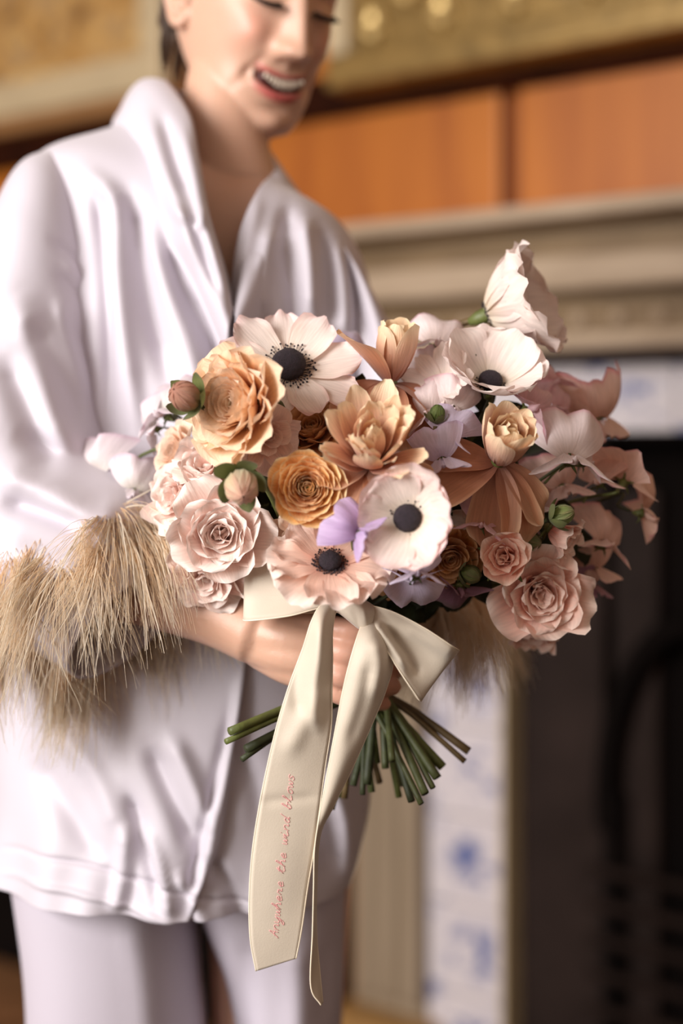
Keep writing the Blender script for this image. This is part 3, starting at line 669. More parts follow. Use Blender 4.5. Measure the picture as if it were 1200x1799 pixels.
# ------------------------------------------------------------------ flowers of the bouquet
def frame(face, roll=0.0):
    f = Vector((face[0], -face[2], face[1])).normalized()      # face: right, up, towards the viewer
    up = Vector((0, 0, 1)) if abs(f.z) < .95 else Vector((0, 1, 0))
    x = up.cross(f).normalized(); y = f.cross(x)
    c, s = math.cos(roll), math.sin(roll)
    return np.array([x*c+y*s, y*c-x*s, f]).T
def DD(px, py): return .965+.105*(((px-645)/470)**2+((py-840)/330)**2)
def sh(v, a, b):
    m = (a/(a+b))**a*(b/(a+b))**b
    return v**a*(1-v)**b/m
def petal(parent, O, M, az, L, W, p0, p1, Rc, r0=0, z0=0, a=.8, b=.38, ruf=0, rk=7, tip=0, cols=None, nv=11, nu=9, pe=1.3, twist=0, name='petal', edge=.35, rng=random, rnd=.03):
    v = np.linspace(0, 1, nv); u = np.linspace(-1, 1, nu)
    phi = np.radians(p0+(p1-p0)*v**pe); dl = L/(nv-1)
    r = r0+np.concatenate([[0], np.cumsum(np.cos(phi[:-1])*dl)]); z = z0+np.concatenate([[0], np.cumsum(np.sin(phi[:-1])*dl)])
    vv = .05+.93*v; w_ = W/2*sh(vv, a, b); w_[0] = max(w_[0], W*.08)
    phs = rng.random()*6.28; ph2 = rng.random()*6.28
    U, Vg = np.meshgrid(u, v)
    al = U*w_[:, None]/Rc; R_ = r[:, None]; Zz = z[:, None]
    nrm = np.stack([-np.sin(phi), np.cos(phi)], 1)
    s_ = Rc*np.sin(al); cpt = Rc*(1-np.cos(al))
    rf = ruf*L*(Vg**2.2)*(np.abs(U)**1.5*np.sin(rk*Vg*2.2+phs+U*1.5)+.6*Vg**4*np.sin(rk*U+ph2))
    tipv = tip*L*(Vg**3)*(np.abs(U)**2*-1+.35*np.sin(5.5*U+ph2)*1)-L*rnd*Vg**4*np.abs(U)**3.5
    rr = R_+nrm[:, 0:1]*(cpt+rf)+np.cos(phi)[:, None]*tipv; zz = Zz+nrm[:, 1:2]*(cpt+rf)+np.sin(phi)[:, None]*tipv
    tw = twist*Vg*L
    X_ = rr*math.cos(az)-(s_+tw)*math.sin(az); Y_ = rr*math.sin(az)+(s_+tw)*math.cos(az)
    loc_ = np.stack([X_, Y_, zz], -1).reshape(-1, 3)
    W_ = loc_@M.T+np.array(O)
    cb, cm, ce, cr = [np.array(s2l(c)) for c in cols]
    Vf = Vg.reshape(-1, 1); Uf = np.abs(U).reshape(-1, 1)
    c = cb*(1-np.clip(Vf*2.4, 0, 1))+cm*np.clip(Vf*2.4, 0, 1)
    e1 = np.clip((Vf-.45)/.55, 0, 1)**1.3; c = c*(1-e1)+ce*e1
    rim = np.clip(np.maximum((Vf-.86)/.14, (Uf-.8)/.2*np.clip(Vf*1.6-.3, 0, 1)), 0, 1)*edge; c = c*(1-rim)+cr*rim
    tv = rng.random()*.20; c = c*(1-tv)+np.array([.93, .84, .76])*tv*(c.mean()/.55 if c.mean() < .55 else 1); c = c*(.95+.08*rng.random())
    uv = np.stack([(U*.5+.5).ravel()+phs, Vg.ravel()+ph2], 1)
    return mesh_obj(name, W_, grid_faces(nv, nu), M_PET, parent, cols=c, uvs=uv)
HUBX, HUBY, HUBD = 640, 1080, 1.075
ENDS = [(402, 1303, .99), (430, 1334, 1.0), (822, 1338, 1.06), (766, 1384, 1.03), (745, 1412, 1.02), (776, 1366, 1.05), (642, 1396, 1.05), (588, 1422, 1.06), (682, 1350, 1.06), (658, 1392, 1.07),
        (706, 1400, 1.08), (728, 1408, 1.04), (610, 1402, 1.08), (694, 1336, 1.03), (640, 1350, 1.09), (668, 1340, 1.08), (625, 1380, 1.06), (672, 1375, 1.10), (712, 1380, 1.09), (600, 1400, 1.10)]
stem_n = [0]
def stem(parent, O, f, rad=.0022, mat=None, via=None, drop=.03, short=False):
    f = Vector((f[0], -f[2], f[1])).normalized(); O = Vector(O)
    k = stem_n[0]; stem_n[0] += 1
    a = k*2.4; rr = .0035*math.sqrt(k % 22+1)
    off = Vector((math.cos(a)*rr, math.sin(a)*rr, 0))
    h0 = P(HUBX, HUBY, HUBD)+off; h1 = P(648, 1190, HUBD)+off*.9
    pts = [O-f*.002, O-f*drop]
    if via: pts += [P(*q) for q in via]
    pts += [h0+(pts[-1]-h0)*.35+Vector((0, .008, 0)), h0, h1]
    if not short and k < 27:
        e = ENDS[k % len(ENDS)]; e = P(e[0]+(k//len(ENDS))*7-5, e[1]-(k//len(ENDS))*18, e[2]+.004*(k//len(ENDS)))
        pts.append((h1+e)/2+Vector((0, .004, 0))); pts.append(e)
    return tube('stem', pts, [rad]*2+[rad*1.15]*(len(pts)-3)+[rad*1.25], mat or (M_GREEN, M_OLIVE, M_DGREEN, M_OLIVE, M_BROWNST)[k*7 % 5], parent, 8, 34)
def start(name, px, py, face, size, label, cat, group, dd=0, back=.3, roll=0):
    size *= DD(px, py)/FPX
    d_ = DD(px, py)+dd; M = frame(face, roll); O = np.array(P(px, py, d_))-M[:, 2]*size*back
    e = empty(name, tuple(O), label, cat, group); e['sz'] = 1.0; del e['sz']
    return e, O, M, size
PINK = ((246, 150, 130), (252, 196, 178), (254, 224, 210), (255, 240, 230)); PALE = ((250, 176, 164), (254, 218, 206), (255, 236, 228), (255, 246, 241))
PEACHR = ((248, 142, 116), (252, 182, 158), (254, 216, 196), (255, 234, 220))
rd = random.Random(5)
def sepals(e, O, M, size, n=5, L=.35, ang=-10, mat=M_GREEN):
    mb = MB()
    for i in range(n):
        az = i*2*PI/n+.3; pts = [(0.02, -.02), (.12, -.03), (.12+L*.5*math.cos(math.radians(ang)), L*.5*math.sin(math.radians(ang))), (.12+L*math.cos(math.radians(ang)), L*math.sin(math.radians(ang))-.03)]
        ww = [.05, .075, .05, .004]; V = []
        for (r, z), w_ in zip(pts, ww):
            for t in (-1, 0, 1): V.append((r*math.cos(az)-t*w_*math.sin(az), r*math.sin(az)+t*w_*math.cos(az), z-.015*abs(t)))
        mb.add((np.array(V)*size)@M.T+O, grid_faces(4, 3))
    o = mb.build('sepals', mat, e)
    so = o.modifiers.new('t', 'SOLIDIFY'); so.thickness = .0008
def receptacle(e, O, M, size, r=.1, mat=M_GREEN, L=.12):
    V, Fc = tube_geo([O+M[:, 2]*size*t for t in (-L, -L*.5, .0, .06)], [size*r*.45, size*r*.9, size*r, size*r*.5], 10)
    mesh_obj('receptacle', V, Fc, mat, e)
def rose(px, py, dia, face, label, cols=PINK, n=24, op=1.0, dd=0, roll=0, st=True):
    e, O, M, S = start('rose', px, py, face, dia, label, 'rose', 'spray roses in the bouquet', dd, .36, roll)
    for i in range(n):
        t = (i/(n-1.))**1.15; az = i*2.39996+rd.random()*.4
        L = S*(.36+.27*t)*rd.uniform(.93, 1.05); W = S*(.20+.58*t**.75)*rd.uniform(.9, 1.1)
        p0 = 88-50*op*t**1.1+rd.uniform(-5, 5); p1 = 90-106*op*t**1.05+rd.uniform(-16, 16)
        if i < 4: p1 = 138; L *= .8
        petal(e, O, M, az, L, W, p0, p1, S*(.07+.32*t), r0=S*(.004+.055*t), z0=S*(.09-.05*t), a=.5, b=.22, ruf=.05+.10*t, rk=5.2, tip=.015, cols=cols, pe=1.9+.8*t, rng=rd, edge=.5, nv=13, nu=11, rnd=.11)
    receptacle(e, O, M, S); sepals(e, O, M, S)
    if st: stem(e, O, face, .0018)
    return e
def ranunculus(px, py, dia, face, label, cols, n=40, wk=1.0, op=.6, dd=0, ruf=.03, centre=True, roll=0, st=True, group='ranunculus in the bouquet'):
    e, O, M, S = start('ranunculus', px, py, face, dia, label, 'ranunculus', group, dd, .28, roll)
    for i in range(n):
        t = i/(n-1.); az = i*2.39996+rd.random()*.25
        L = S*(.16+.36*t**.9); W = S*(.17+.46*t)*wk
        p0 = 78-62*t; p1 = 118-(95*op+25)*t**1.1+rd.uniform(-6, 6)
        petal(e, O, M, az, L, W, p0, p1, S*(.07+.27*t), r0=S*(.03+.10*t), z0=S*(.08-.09*t), a=.5, b=.20, ruf=ruf*(.3+t), rk=7, tip=.02, cols=cols, pe=1.0, rng=rd, edge=.6, nv=9)
    if centre:
        V, Fc = tube_geo([O+M[:, 2]*S*z for z in (.02, .14, .19, .21)], [S*.05, S*.055, S*.04, S*.006], 10); mesh_obj('green_heart', V, Fc, M_GREEN, e)
    receptacle(e, O, M, S, .12)
    if st: stem(e, O, face, .0022)
    return e
def anemone(px, py, dia, face, label, cols, n=9, cup=(12, 30), dd=0, ruf=.06, roll=0, W=.36, Lr=.48, b=.3, heart=True, via=None, layers=2, hs=.085, rad=.0026):
    e, O, M, S = start('anemone', px, py, face, dia, label, 'anemone', 'anemones in the bouquet', dd, .05, roll)
    for i in range(n):
        t = i % layers; az = i*2*PI/n*(1 if layers == 1 else 1)+rd.uniform(-.12, .12)
        ll = S*(Lr+rd.uniform(-.04, .04)-(.03*t)); 
        petal(e, O, M, az, ll, S*W*rd.uniform(.9, 1.12), cup[0]+6*t+rd.uniform(-5, 5), cup[1]+rd.uniform(-14, 14), S*.42, r0=S*.03, z0=S*.006*t, a=.75, b=b, ruf=ruf, rk=6, tip=.07, cols=cols, rng=rd, edge=.5, nv=13, nu=11)
    if heart:
        bm = bmesh.new(); bmesh.ops.create_icosphere(bm, subdivisions=4, radius=1)
        V = []
        for v in bm.verts:
            c = v.co; q = 1+.07*noise.noise(c*9)+.03*noise.noise(c*25); V.append((c.x*q*S*hs, c.y*q*S*hs, (c.z*.8*q+.55)*S*hs))
        bm.verts.index_update(); Fc = [tuple(v.index for v in f.verts) for f in bm.faces]; bm.free()
        mesh_obj('seed_head', np.array(V)@M.T+O, Fc, M_BLACK, e)
        mb = MB()
        for i in range(90):
            a_ = i*2.39996; rr = hs*(1.15+.45*((i*7) % 10)/10.); el = .10+.35*((i*3) % 7)/7.
            p0 = np.array([math.cos(a_)*hs*.8, math.sin(a_)*hs*.8, .01])*S; p1 = np.array([math.cos(a_)*rr, math.sin(a_)*rr, hs*el*1.4])*S
            V, Fc = tube_geo([p0@M.T+O, ((p0+p1)/2+[0, 0, S*.012])@M.T+O, p1@M.T+O], [.00022]*3, 3); mb.add(V, Fc)
            V, Fc = tube_geo([p1@M.T+O, (p1*1.02)@M.T+O, (p1*1.07)@M.T+O], [.0004, .0009, .0005], 5); mb.add(V, Fc)
        o = mb.build('stamens', M_BLACK, e)
    receptacle(e, O, M, S, .05)
    stem(e, O, face, rad, via=via)
    return e
TUL = ((170, 84, 58), (236, 182, 150), (249, 222, 184), (252, 232, 196)); TULO = ((136, 64, 38), (204, 136, 98), (226, 172, 132), (248, 214, 174))
def tulip(px, py, dia, face, label, outer, n=16, op=.35, dd=0, roll=0, cols=TUL, ocols=TULO, W=.30):
    e, O, M, S = start('tulip', px, py, face, dia, label, 'tulip', 'double tulips in the bouquet', dd, .42, roll)
    for i in range(n):
        t = i/(n-1.); az = i*2.39996+rd.uniform(-.2, .2)
        L = S*(.52+.20*t); p0 = 76-38*t*(op+.5)+rd.uniform(-9, 9)*(.4+op); p1 = 116-75*t*op*1.3+rd.uniform(-26, 26)*(.35+op)
        petal(e, O, M, az, L, S*(W+.14*t), p0, p1, S*(.16+.10*t), r0=S*(.02+.05*t), z0=0, a=.7, b=.42, ruf=.03, rk=4, tip=.02, cols=cols, rng=rd, edge=.5, pe=.9)
    for (az, ll, ww, q0, q1, rf) in outer:
        petal(e, O, M, math.radians(az), S*ll, S*ww, q0, q1, S*.55, r0=S*.05, z0=-S*.03, a=.7, b=.38, ruf=rf, rk=5, tip=.03, cols=ocols, rng=rd, edge=.7, nv=15, nu=11, pe=.7, name='outer_petal')
    mb = MB()
    for i in range(6):
        a_ = i*PI/3; V, Fc = tube_geo([(np.array([math.cos(a_)*.03, math.sin(a_)*.03, z])*S)@M.T+O for z in (.05, .25, .4, .42)], [.0006, .0006, .0014, .0005], 5); mb.add(V, Fc)
    mb.build('stamens', M_OCHRE, e)
    receptacle(e, O, M, S, .08)
    stem(e, O, face, .0028)
    return e
def blossom(e, px, py, dia, face, cols, dd=0, roll=0, fold=0.0, calyx=True):
    S = dia*DD(px, py)/FPX; M = frame(face, roll); O = np.array(P(px, py, DD(px, py)+dd))
    Ob = O-M[:, 1]*S*.25
    # standard: two broad lobes standing up and thrown back, its hood ruffled
    nv, nu = 13, 17; v = np.linspace(0, 1, nv); u = np.linspace(-1, 1, nu); U, V_ = np.meshgrid(u, v)
    ang = U*(1.25-.35*V_); rad = S*(.12+.62*V_)*(1-.13*np.exp(-(U/.16)**2)*V_)
    ps = rd.random()*6; wav = .085*S*V_**2*np.sin(U*6.5+ps)+.045*S*V_**3*np.sin(U*13+ps*2)
    x = rad*np.sin(ang)*1.05; y = rad*np.cos(ang); z = -S*(.42+fold)*V_**2.2*(.45+.9*np.abs(U)**1.6)+S*.10*np.sin(V_*PI)*(1-np.abs(U))+wav
    L_ = np.stack([x, y, z], -1).reshape(-1, 3)
    cb, cm, ce, cr = [np.array(s2l(c)) for c in cols]; Vf = V_.reshape(-1, 1)
    c = cb*(1-np.clip(Vf*1.8, 0, 1))+cm*np.clip(Vf*1.8, 0, 1); e1 = np.clip((Vf-.5)/.5, 0, 1)**1.6; c = c*(1-e1)+ce*e1; rim = np.clip((Vf-.9)/.1, 0, 1)*.8; c = c*(1-rim)+cr*rim
    bl = mesh_obj('blossom', L_@M.T+Ob, grid_faces(nv, nu), M_PET, e, cols=c, uvs=np.stack([(U*.5).ravel()+ps, V_.ravel()], 1))
    for s in (-1, 1):
        nv2, nu2 = 10, 9; v = np.linspace(0, 1, nv2); u = np.linspace(0, 1, nu2); U2, V2 = np.meshgrid(u, v)
        w_ = S*.46*sh(.08+.88*V2, .7, .4); pj = rd.random()*6
        x = s*(S*.02+w_*U2*1.1+S*.03*V2); y = S*(.10+.02)-w_*U2*.50+S*.38*V2*(-.35)+S*.02*np.sin(U2*7+pj); z = S*.06+S*.42*V2-.16*S*V2**2-U2**2*S*.10+S*.025*np.sin(U2*6+V2*4+pj)
        L_ = np.stack([x, y, z], -1).reshape(-1, 3); Vf = V2.reshape(-1, 1)
        c = cm*(1-Vf)+ce*Vf; rim = np.clip((Vf-.9)/.1, 0, 1)*.7; c = c*(1-rim)+cr*rim
        mesh_obj('wing_petal', L_@M.T+Ob, grid_faces(nv2, nu2), M_PET, bl, cols=c, uvs=np.stack([U2.ravel(), V2.ravel()], 1))
    V, Fc = tube_geo([(np.array(q)*S)@M.T+Ob for q in ((0, .06, .02), (0, .02, .14), (0, .0, .24), (0, .06, .30))], [S*.03, S*.06, S*.05, S*.008], 8)
    mesh_obj('keel', V, Fc, M_PET, bl, cols=np.tile((cm+ce)/2, (len(V), 1)), uvs=np.zeros((len(V), 2)))
    if calyx:
        mb = MB(); V, Fc = tube_geo([(np.array(q)*S)@M.T+Ob for q in ((0, -.02, -.16), (0, 0, -.09), (0, .03, .0), (0, .05, .03))], [S*.02, S*.055, S*.085, S*.05], 9); mb.add(V, Fc)
        for i in range(5):
            a_ = i*2*PI/5+.3; pp = [(np.array([math.cos(a_)*r, .03+math.sin(a_)*r, z])*S)@M.T+Ob for r, z in ((.07, -.02), (.13, -.01), (.2, -.04))]
            V, Fc = tube_geo(pp, [S*.022, S*.018, S*.002], 5); mb.add(V, Fc)
        mb.build('calyx', M_GREEN, bl)
    return Ob-M[:, 2]*S*.16
def sweet_pea(label, blooms, cols, group='sweet peas in the bouquet', via=None):
    b0 = blooms[0]; e = empty('sweet_pea', tuple(P(b0[0], b0[1], DD(b0[0], b0[1])+b0[4])), label, 'sweet pea', group)
    bases = []
    for (px, py, dia, face, dd, roll) in blooms: bases.append((blossom(e, px, py, dia*1.15, face, cols, dd, roll, rd.uniform(-.05, .15)), face))
    B0, f0 = bases[0]; join = None
    st = stem(e, B0, f0, .0012, via=via, drop=.012)
    hub = np.array(P(HUBX, HUBY, HUBD))
    for B, f in bases[1:]:
        j = B0*.55+hub*.12+B*.33; tube('pedicel', [B, (B+j)/2+np.array([0, .006, .004]), j], [.0008, .0009, .0011], M_GREEN, e, 6, 10)
    return e

# roses
rose(388, 938, 165, (.05, .08, 1), 'large pale pink rose facing forward above the left end of the ribbon', PALE, 28, .95, -.02)
rose(306, 872, 125, (-.65, .15, .7), 'pale pink rose turned to the left beside the feather cuff', PALE, 22, 1.0, .0)
rose(360, 1018, 140, (-.2, -.55, .75), 'pale pink rose hanging lowest at left against the wrist', PALE, 22, 1.1, -.02)
rose(362, 818, 120, (-.2, .5, .8), 'whitish pink rose tucked under the big peach ranunculus', PALE, 20, 1.0, .01)
rose(886, 978, 108, (-.15, .12, 1), 'half open peach pink rose bud left of the biggest right hand rose', PEACHR, 17, .6, -.03)
rose(950, 1045, 160, (.08, -.12, 1), 'largest peach pink open rose at the lower right of the bouquet', PINK, 27, .95, -.03)
rose(992, 948, 92, (.72, -.5, .35), 'blush rose seen from the side with green sepals at right', PINK, 17, .7, -.02)
rose(936, 1112, 110, (.0, -.85, .45), 'small blush rose hanging below the largest right hand rose', PINK, 17, .9, .0)
# ranunculus
OR = ((210, 122, 26), (242, 168, 74), (250, 204, 134), (254, 234, 192)); PE = ((226, 120, 44), (246, 196, 140), (251, 230, 204), (247, 204, 168)); AMB = ((176, 92, 22), (216, 142, 62), (232, 178, 112), (240, 196, 150))
BLUSH = ((232, 166, 126), (244, 206, 178), (249, 224, 204), (252, 234, 218)); DUST = ((196, 116, 100), (224, 160, 144), (236, 184, 170), (242, 204, 190))
ranunculus(540, 856, 128, (.03, .06, 1), 'orange ranunculus with tight rings and a green heart', OR, 58, 1.0, .42, -.03)
ranunculus(398, 708, 192, (-.62, .06, .62), 'huge peach ranunculus turned left at the upper left of the bouquet', PE, 44, 1.15, .78, -.06, ruf=.075)
ranunculus(545, 742, 150, (-.15, .55, .7), 'amber ruffled ranunculus behind the central brown tulip', AMB, 30, 1.2, 1.0, .03, ruf=.09)
ranunculus(792, 985, 118, (.15, -.35, .9), 'orange ranunculus half hidden under the white anemone with black eye', AMB, 30, 1.2, .8, .01)
ranunculus(298, 790, 100, (-.7, .3, .5), 'pale peach ranunculus at the left edge above the pink roses', BLUSH, 26, 1.2, .9, .02)
ranunculus(708, 735, 125, (.2, .5, .8), 'dusty pink ranunculus between the two upper tulips', DUST, 24, 1.2, 1.0, .035, ruf=.08)
ranunculus(686, 1008, 105, (0, -.5, .8), 'peach ranunculus behind the lilac sweet pea above the bow', AMB, 24, 1.2, .9, .02)
ranunculus(540, 935, 120, (-.2, -.1, 1), 'blush ranunculus petals fanned below the orange ranunculus', BLUSH, 20, 1.2, 1.15, .005, ruf=.09)
ranunculus(625, 890, 110, (.1, .1, 1), 'salmon pink ranunculus behind the purple sweet pea', ((222, 130, 110), (236, 160, 144), (242, 184, 170), (246, 206, 190)), 26, 1.2, 1.0, .02, ruf=.1)
ranunculus(862, 925, 115, (.1, -.3, .9), 'cream pink ranunculus below the right tulip', BLUSH, 18, 1.2, 1.1, .02, ruf=.06)
ranunculus(476, 768, 118, (.5, -.2, .75), 'white pink ranunculus petals at the right side of the huge peach one', ((226, 170, 150), (240, 206, 194), (246, 222, 214), (250, 234, 228)), 16, 1.2, 1.2, -.02, ruf=.08)
# anemones
WHT = ((222, 192, 156), (248, 232, 222), (250, 228, 224), (240, 184, 188)); WHA = ((232, 214, 186), (248, 230, 224), (250, 238, 232), (246, 218, 214)); BLA = ((220, 130, 94), (246, 204, 184), (250, 226, 216), (252, 236, 228))
anemone(507, 642, 250, (.05, .50, .76), 'blush white anemone with a black domed heart above the peach ranunculus', WHT, 9, (6, 16), -.005, .06, W=.30, hs=.12, roll=.2)
anemone(716, 910, 205, (-.25, .05, .9), 'white anemone with a black eye and pink rim right of centre', WHT, 10, (22, 48), -.045, .06, W=.44, b=.2, hs=.115)
anemone(580, 985, 215, (.10, .66, .62), 'ruffled blush anemone with a half hidden black heart above the bow knot', BLA, 10, (4, 2), -.035, .15, W=.46, b=.16, hs=.09, roll=.1)
anemone(868, 548, 285, (.74, .30, .26), 'tall white anemone seen from behind rising highest at the upper right', WHA, 12, (38, 62), .0, .09, W=.50, via=[(832, 612, 1.03), (800, 720, 1.03)], hs=.055)
anemone(862, 668, 235, (.1, .72, .58), 'white cup shaped anemone right under the tallest anemone', WHA, 8, (22, 55), .0, .05, W=.5, hs=.09)
anemone(775, 672, 150, (-.35, .5, .7), 'narrow petalled creamy anemone behind the lilac sweet pea at top', WHA, 8, (20, 20), .02, .04, W=.26, heart=False)
# double tulips
tulip(695, 602, 160, (.12, .95, .25), 'brown peach double tulip standing upright at the top centre', [(216, .90, .60, 44, 34, .03), (262, .85, .66, -20, -70, .05), (300, .85, .7, -20, -75, .05), (335, .8, .6, 0, -60, .05), (230, .8, .6, 0, -60, .04)], 20, .16, -.01, W=.28)
tulip(655, 762, 190, (.02, .55, .75), 'open peach and cream double tulip at the centre of the bouquet', [(255, .50, .36, 10, -10, .06), (290, .52, .42, 5, -10, .08), (335, .58, .36, 10, -5, .06), (215, .56, .3, 20, 10, .05)], 34, .62, -.035, W=.17)
tulip(895, 765, 165, (.18, .62, .75), 'peach double tulip with wide brown veined outer petals at right', [(172, .78, .5, 10, -15, .05), (205, 1.05, .5, 0, -20, .05), (262, .86, .62, -30, -60, .07), (295, .95, .55, -25, -60, .08), (320, .8, .5, -20, -50, .06)], 24, .24, -.035, W=.28)
# sweet peas
LW = ((214, 206, 196), (232, 220, 224), (234, 220, 228), (220, 188, 206)); PK = ((220, 168, 170), (234, 192, 198), (240, 206, 214), (226, 140, 164)); WP_ = ((224, 204, 196), (244, 226, 226), (246, 230, 232), (236, 178, 192))
LIL = ((200, 182, 206), (216, 202, 226), (226, 214, 236), (212, 190, 226)); PUR = ((164, 132, 176), (190, 160, 204), (206, 182, 220), (206, 184, 222)); MAU = ((214, 172, 156), (238, 200, 186), (244, 212, 202), (228, 138, 156)); MPU = ((130, 88, 108), (156, 112, 132), (172, 128, 148), (176, 130, 150))
sweet_pea('pale lilac white sweet pea reaching out over the feather cuff at far left', [(165, 815, 95, (-.5, -.1, .8), .02, .2), (240, 845, 85, (.1, -.1, .9), .03, -.2)], LW, via=[(290, 788, 1.06), (430, 850, 1.08)])
sweet_pea('white lilac sweet pea left of the huge peach ranunculus', [(290, 708, 100, (-.6, .2, .7), .03, .4), (262, 745, 70, (-.6, -.4, .6), .03, .9)], LW)
sweet_pea('lilac sweet pea behind the top of the blush white anemone', [(600, 598, 85, (.1, .5, .8), .05, 0), (565, 640, 60, (0, .3, .9), .05, .5)], LIL)
sweet_pea('pale pink sweet pea beside the upright tulip at the top', [(770, 588, 100, (.1, .4, .9), .02, -.2), (828, 615, 75, (.3, .3, .8), .04, .2), (755, 640, 70, (0, .1, .9), .03, .3)], WP_)
sweet_pea('pink sweet pea right of the white cup shaped anemone', [(940, 705, 105, (.45, .2, .8), .0, -.9)], PK)
sweet_pea('bright whitish sweet pea right of the peach tulip', [(1003, 778, 120, (.1, .1, 1), -.02, -.1), (1030, 800, 70, (.6, .1, .7), .0, -.6)], WP_)
sweet_pea('mauve sweet pea on a looping stem at the upper right', [(1058, 722, 110, (.3, -.5, .4), .04, .3), (1012, 715, 70, (-.3, 0, .8), .05, 0)], MAU, via=[(1052, 676, 1.12), (990, 705, 1.1), (900, 800, 1.1)])
sweet_pea('mauve sweet pea seen from behind at the right edge', [(1100, 825, 100, (.5, .3, -.75), .0, .3), (1052, 830, 80, (-.4, .2, .7), .02, .2)], MAU, via=[(1010, 880, 1.08), (880, 930, 1.08)])
sweet_pea('blush sweet pea reaching furthest to the right', [(1138, 885, 90, (.75, -.3, .4), .0, -.7)], ((206, 160, 140), (226, 184, 166), (232, 196, 180), (224, 150, 156)), via=[(1090, 868, 1.1), (980, 910, 1.08)])
sweet_pea('pink and mauve sweet pea under the right edge blooms', [(1066, 935, 95, (.4, .1, .85), .01, -.4), (1040, 985, 85, (.2, -.4, .8), .02, .2)], MAU)
sweet_pea('purple mauve sweet pea behind the largest right hand rose', [(1035, 1010, 85, (.5, -.3, .7), .02, .1)], MPU)
sweet_pea('lilac sweet pea between the centre tulip and the right tulip', [(772, 792, 75, (0, -.3, .9), -.01, .3), (790, 748, 85, (-.1, .3, .9), .0, -.3)], LIL)
sweet_pea('purple sweet pea left of the black eyed white anemone', [(618, 925, 74, (.35, .1, .95), -.055, .9)], PUR)
sweet_pea('pale lilac sweet pea hanging just above the right bow loop', [(730, 990, 78, (.1, .3, .9), -.05, 0), (724, 1032, 84, (-.05, -.3, .9), -.045, 3.1)], LIL)
sweet_pea('dusky mauve sweet pea hanging above the right tip of the bow', [(797, 1045, 85, (.1, -.5, .7), .0, 2.8)], MPU)
sweet_pea('tiny lilac sweet pea peeping under the ruffled blush anemone', [(556, 1028, 52, (0, -.4, .9), -.01, 0)], LIL)
sweet_pea('pink sweet pea under the brown outer petals of the right tulip', [(852, 905, 80, (-.1, .2, .95), .0, -.3)], PK)
sweet_pea('shadowed pink sweet pea behind the bright whitish one', [(985, 838, 85, (.2, -.2, .8), .03, .3), (958, 880, 60, (0, 0, 1), .05, 0)], MAU)
sweet_pea('white pink sweet pea left of the white cup shaped anemone', [(748, 712, 90, (-.2, .1, .9), .02, .4), (800, 700, 80, (.1, 0, .9), .01, -.3)], WP_)
sweet_pea('blush sweet pea low between the brown outer petals and the peach bud', [(905, 880, 80, (.2, -.1, .9), .01, .5), (930, 905, 60, (.4, 0, .8), .02, -.4)], WP_)
sweet_pea('pale pink sweet pea behind the cup shaped anemone and the mauve one', [(960, 660, 80, (.4, .4, .7), .04, .2), (985, 705, 70, (.5, .1, .8), .03, -.5)], PK)
# buds
def bud(px, py, dia, face, label, cols, dd, name='ranunculus_bud', green=M_GREEN, via=None):
    e, O, M, S = start(name, px, py, face, dia, label, 'flower bud', 'unopened buds in the bouquet', dd, .4)
    for i in range(9):
        t = i/8.; petal(e, O, M, i*2.4, S*1.05, S*.78, 35, 165, S*.38, r0=S*.05, z0=0, a=.8, b=.4, cols=cols, rng=rd, nv=9, nu=7, pe=1)
    for i in range(5):
        V0 = petal(e, O, M, i*1.257, S*.75, S*.42, 20, 105-25*(i % 3), S*.5, r0=S*.06, z0=-S*.02, a=.8, b=.7, cols=((98, 116, 56), (120, 132, 70), (104, 110, 60), (90, 90, 50)), rng=rd, name='sepal', nv=9, nu=7)
    stem(e, O, face, .0018, via=via)
bud(326, 697, 72, (-.5, .35, .8), 'brownish pink round bud in front of the huge peach ranunculus', ((150, 120, 70), (196, 142, 112), (206, 148, 124), (190, 120, 100)), -.085, via=[(350, 765, 1.05)])
bud(424, 854, 84, (.15, -.45, .9), 'green and pink round bud hanging over the pale pink roses', ((170, 170, 120), (210, 196, 158), (224, 178, 152), (206, 136, 116)), -.06, via=[(470, 860, .97), (520, 960, 1.03)])
bud(986, 905, 52, (.9, .35, .2), 'slim green rosebud on a bare stalk above the side view rose', ((110, 130, 60), (130, 150, 76), (140, 150, 90), (190, 150, 120)), -.03, 'rosebud', via=[(900, 932, 1.0), (820, 960, 1.03)])
bud(768, 728, 40, (.1, .95, .1), 'tiny pointed green bud left of the peach tulip', ((100, 120, 56), (120, 140, 70), (120, 140, 70), (90, 110, 50)), .0, 'rosebud')
bud(826, 1008, 48, (.7, -.3, .5), 'green rosebud beside the half open peach pink bud', ((110, 130, 60), (124, 142, 70), (130, 140, 80), (160, 130, 90)), .0, 'rosebud')
bud(930, 950, 50, (.8, -.2, .4), 'green rosebud tucked left of the side view rose', ((110, 130, 60), (124, 142, 70), (130, 140, 80), (200, 170, 140)), .0, 'rosebud')
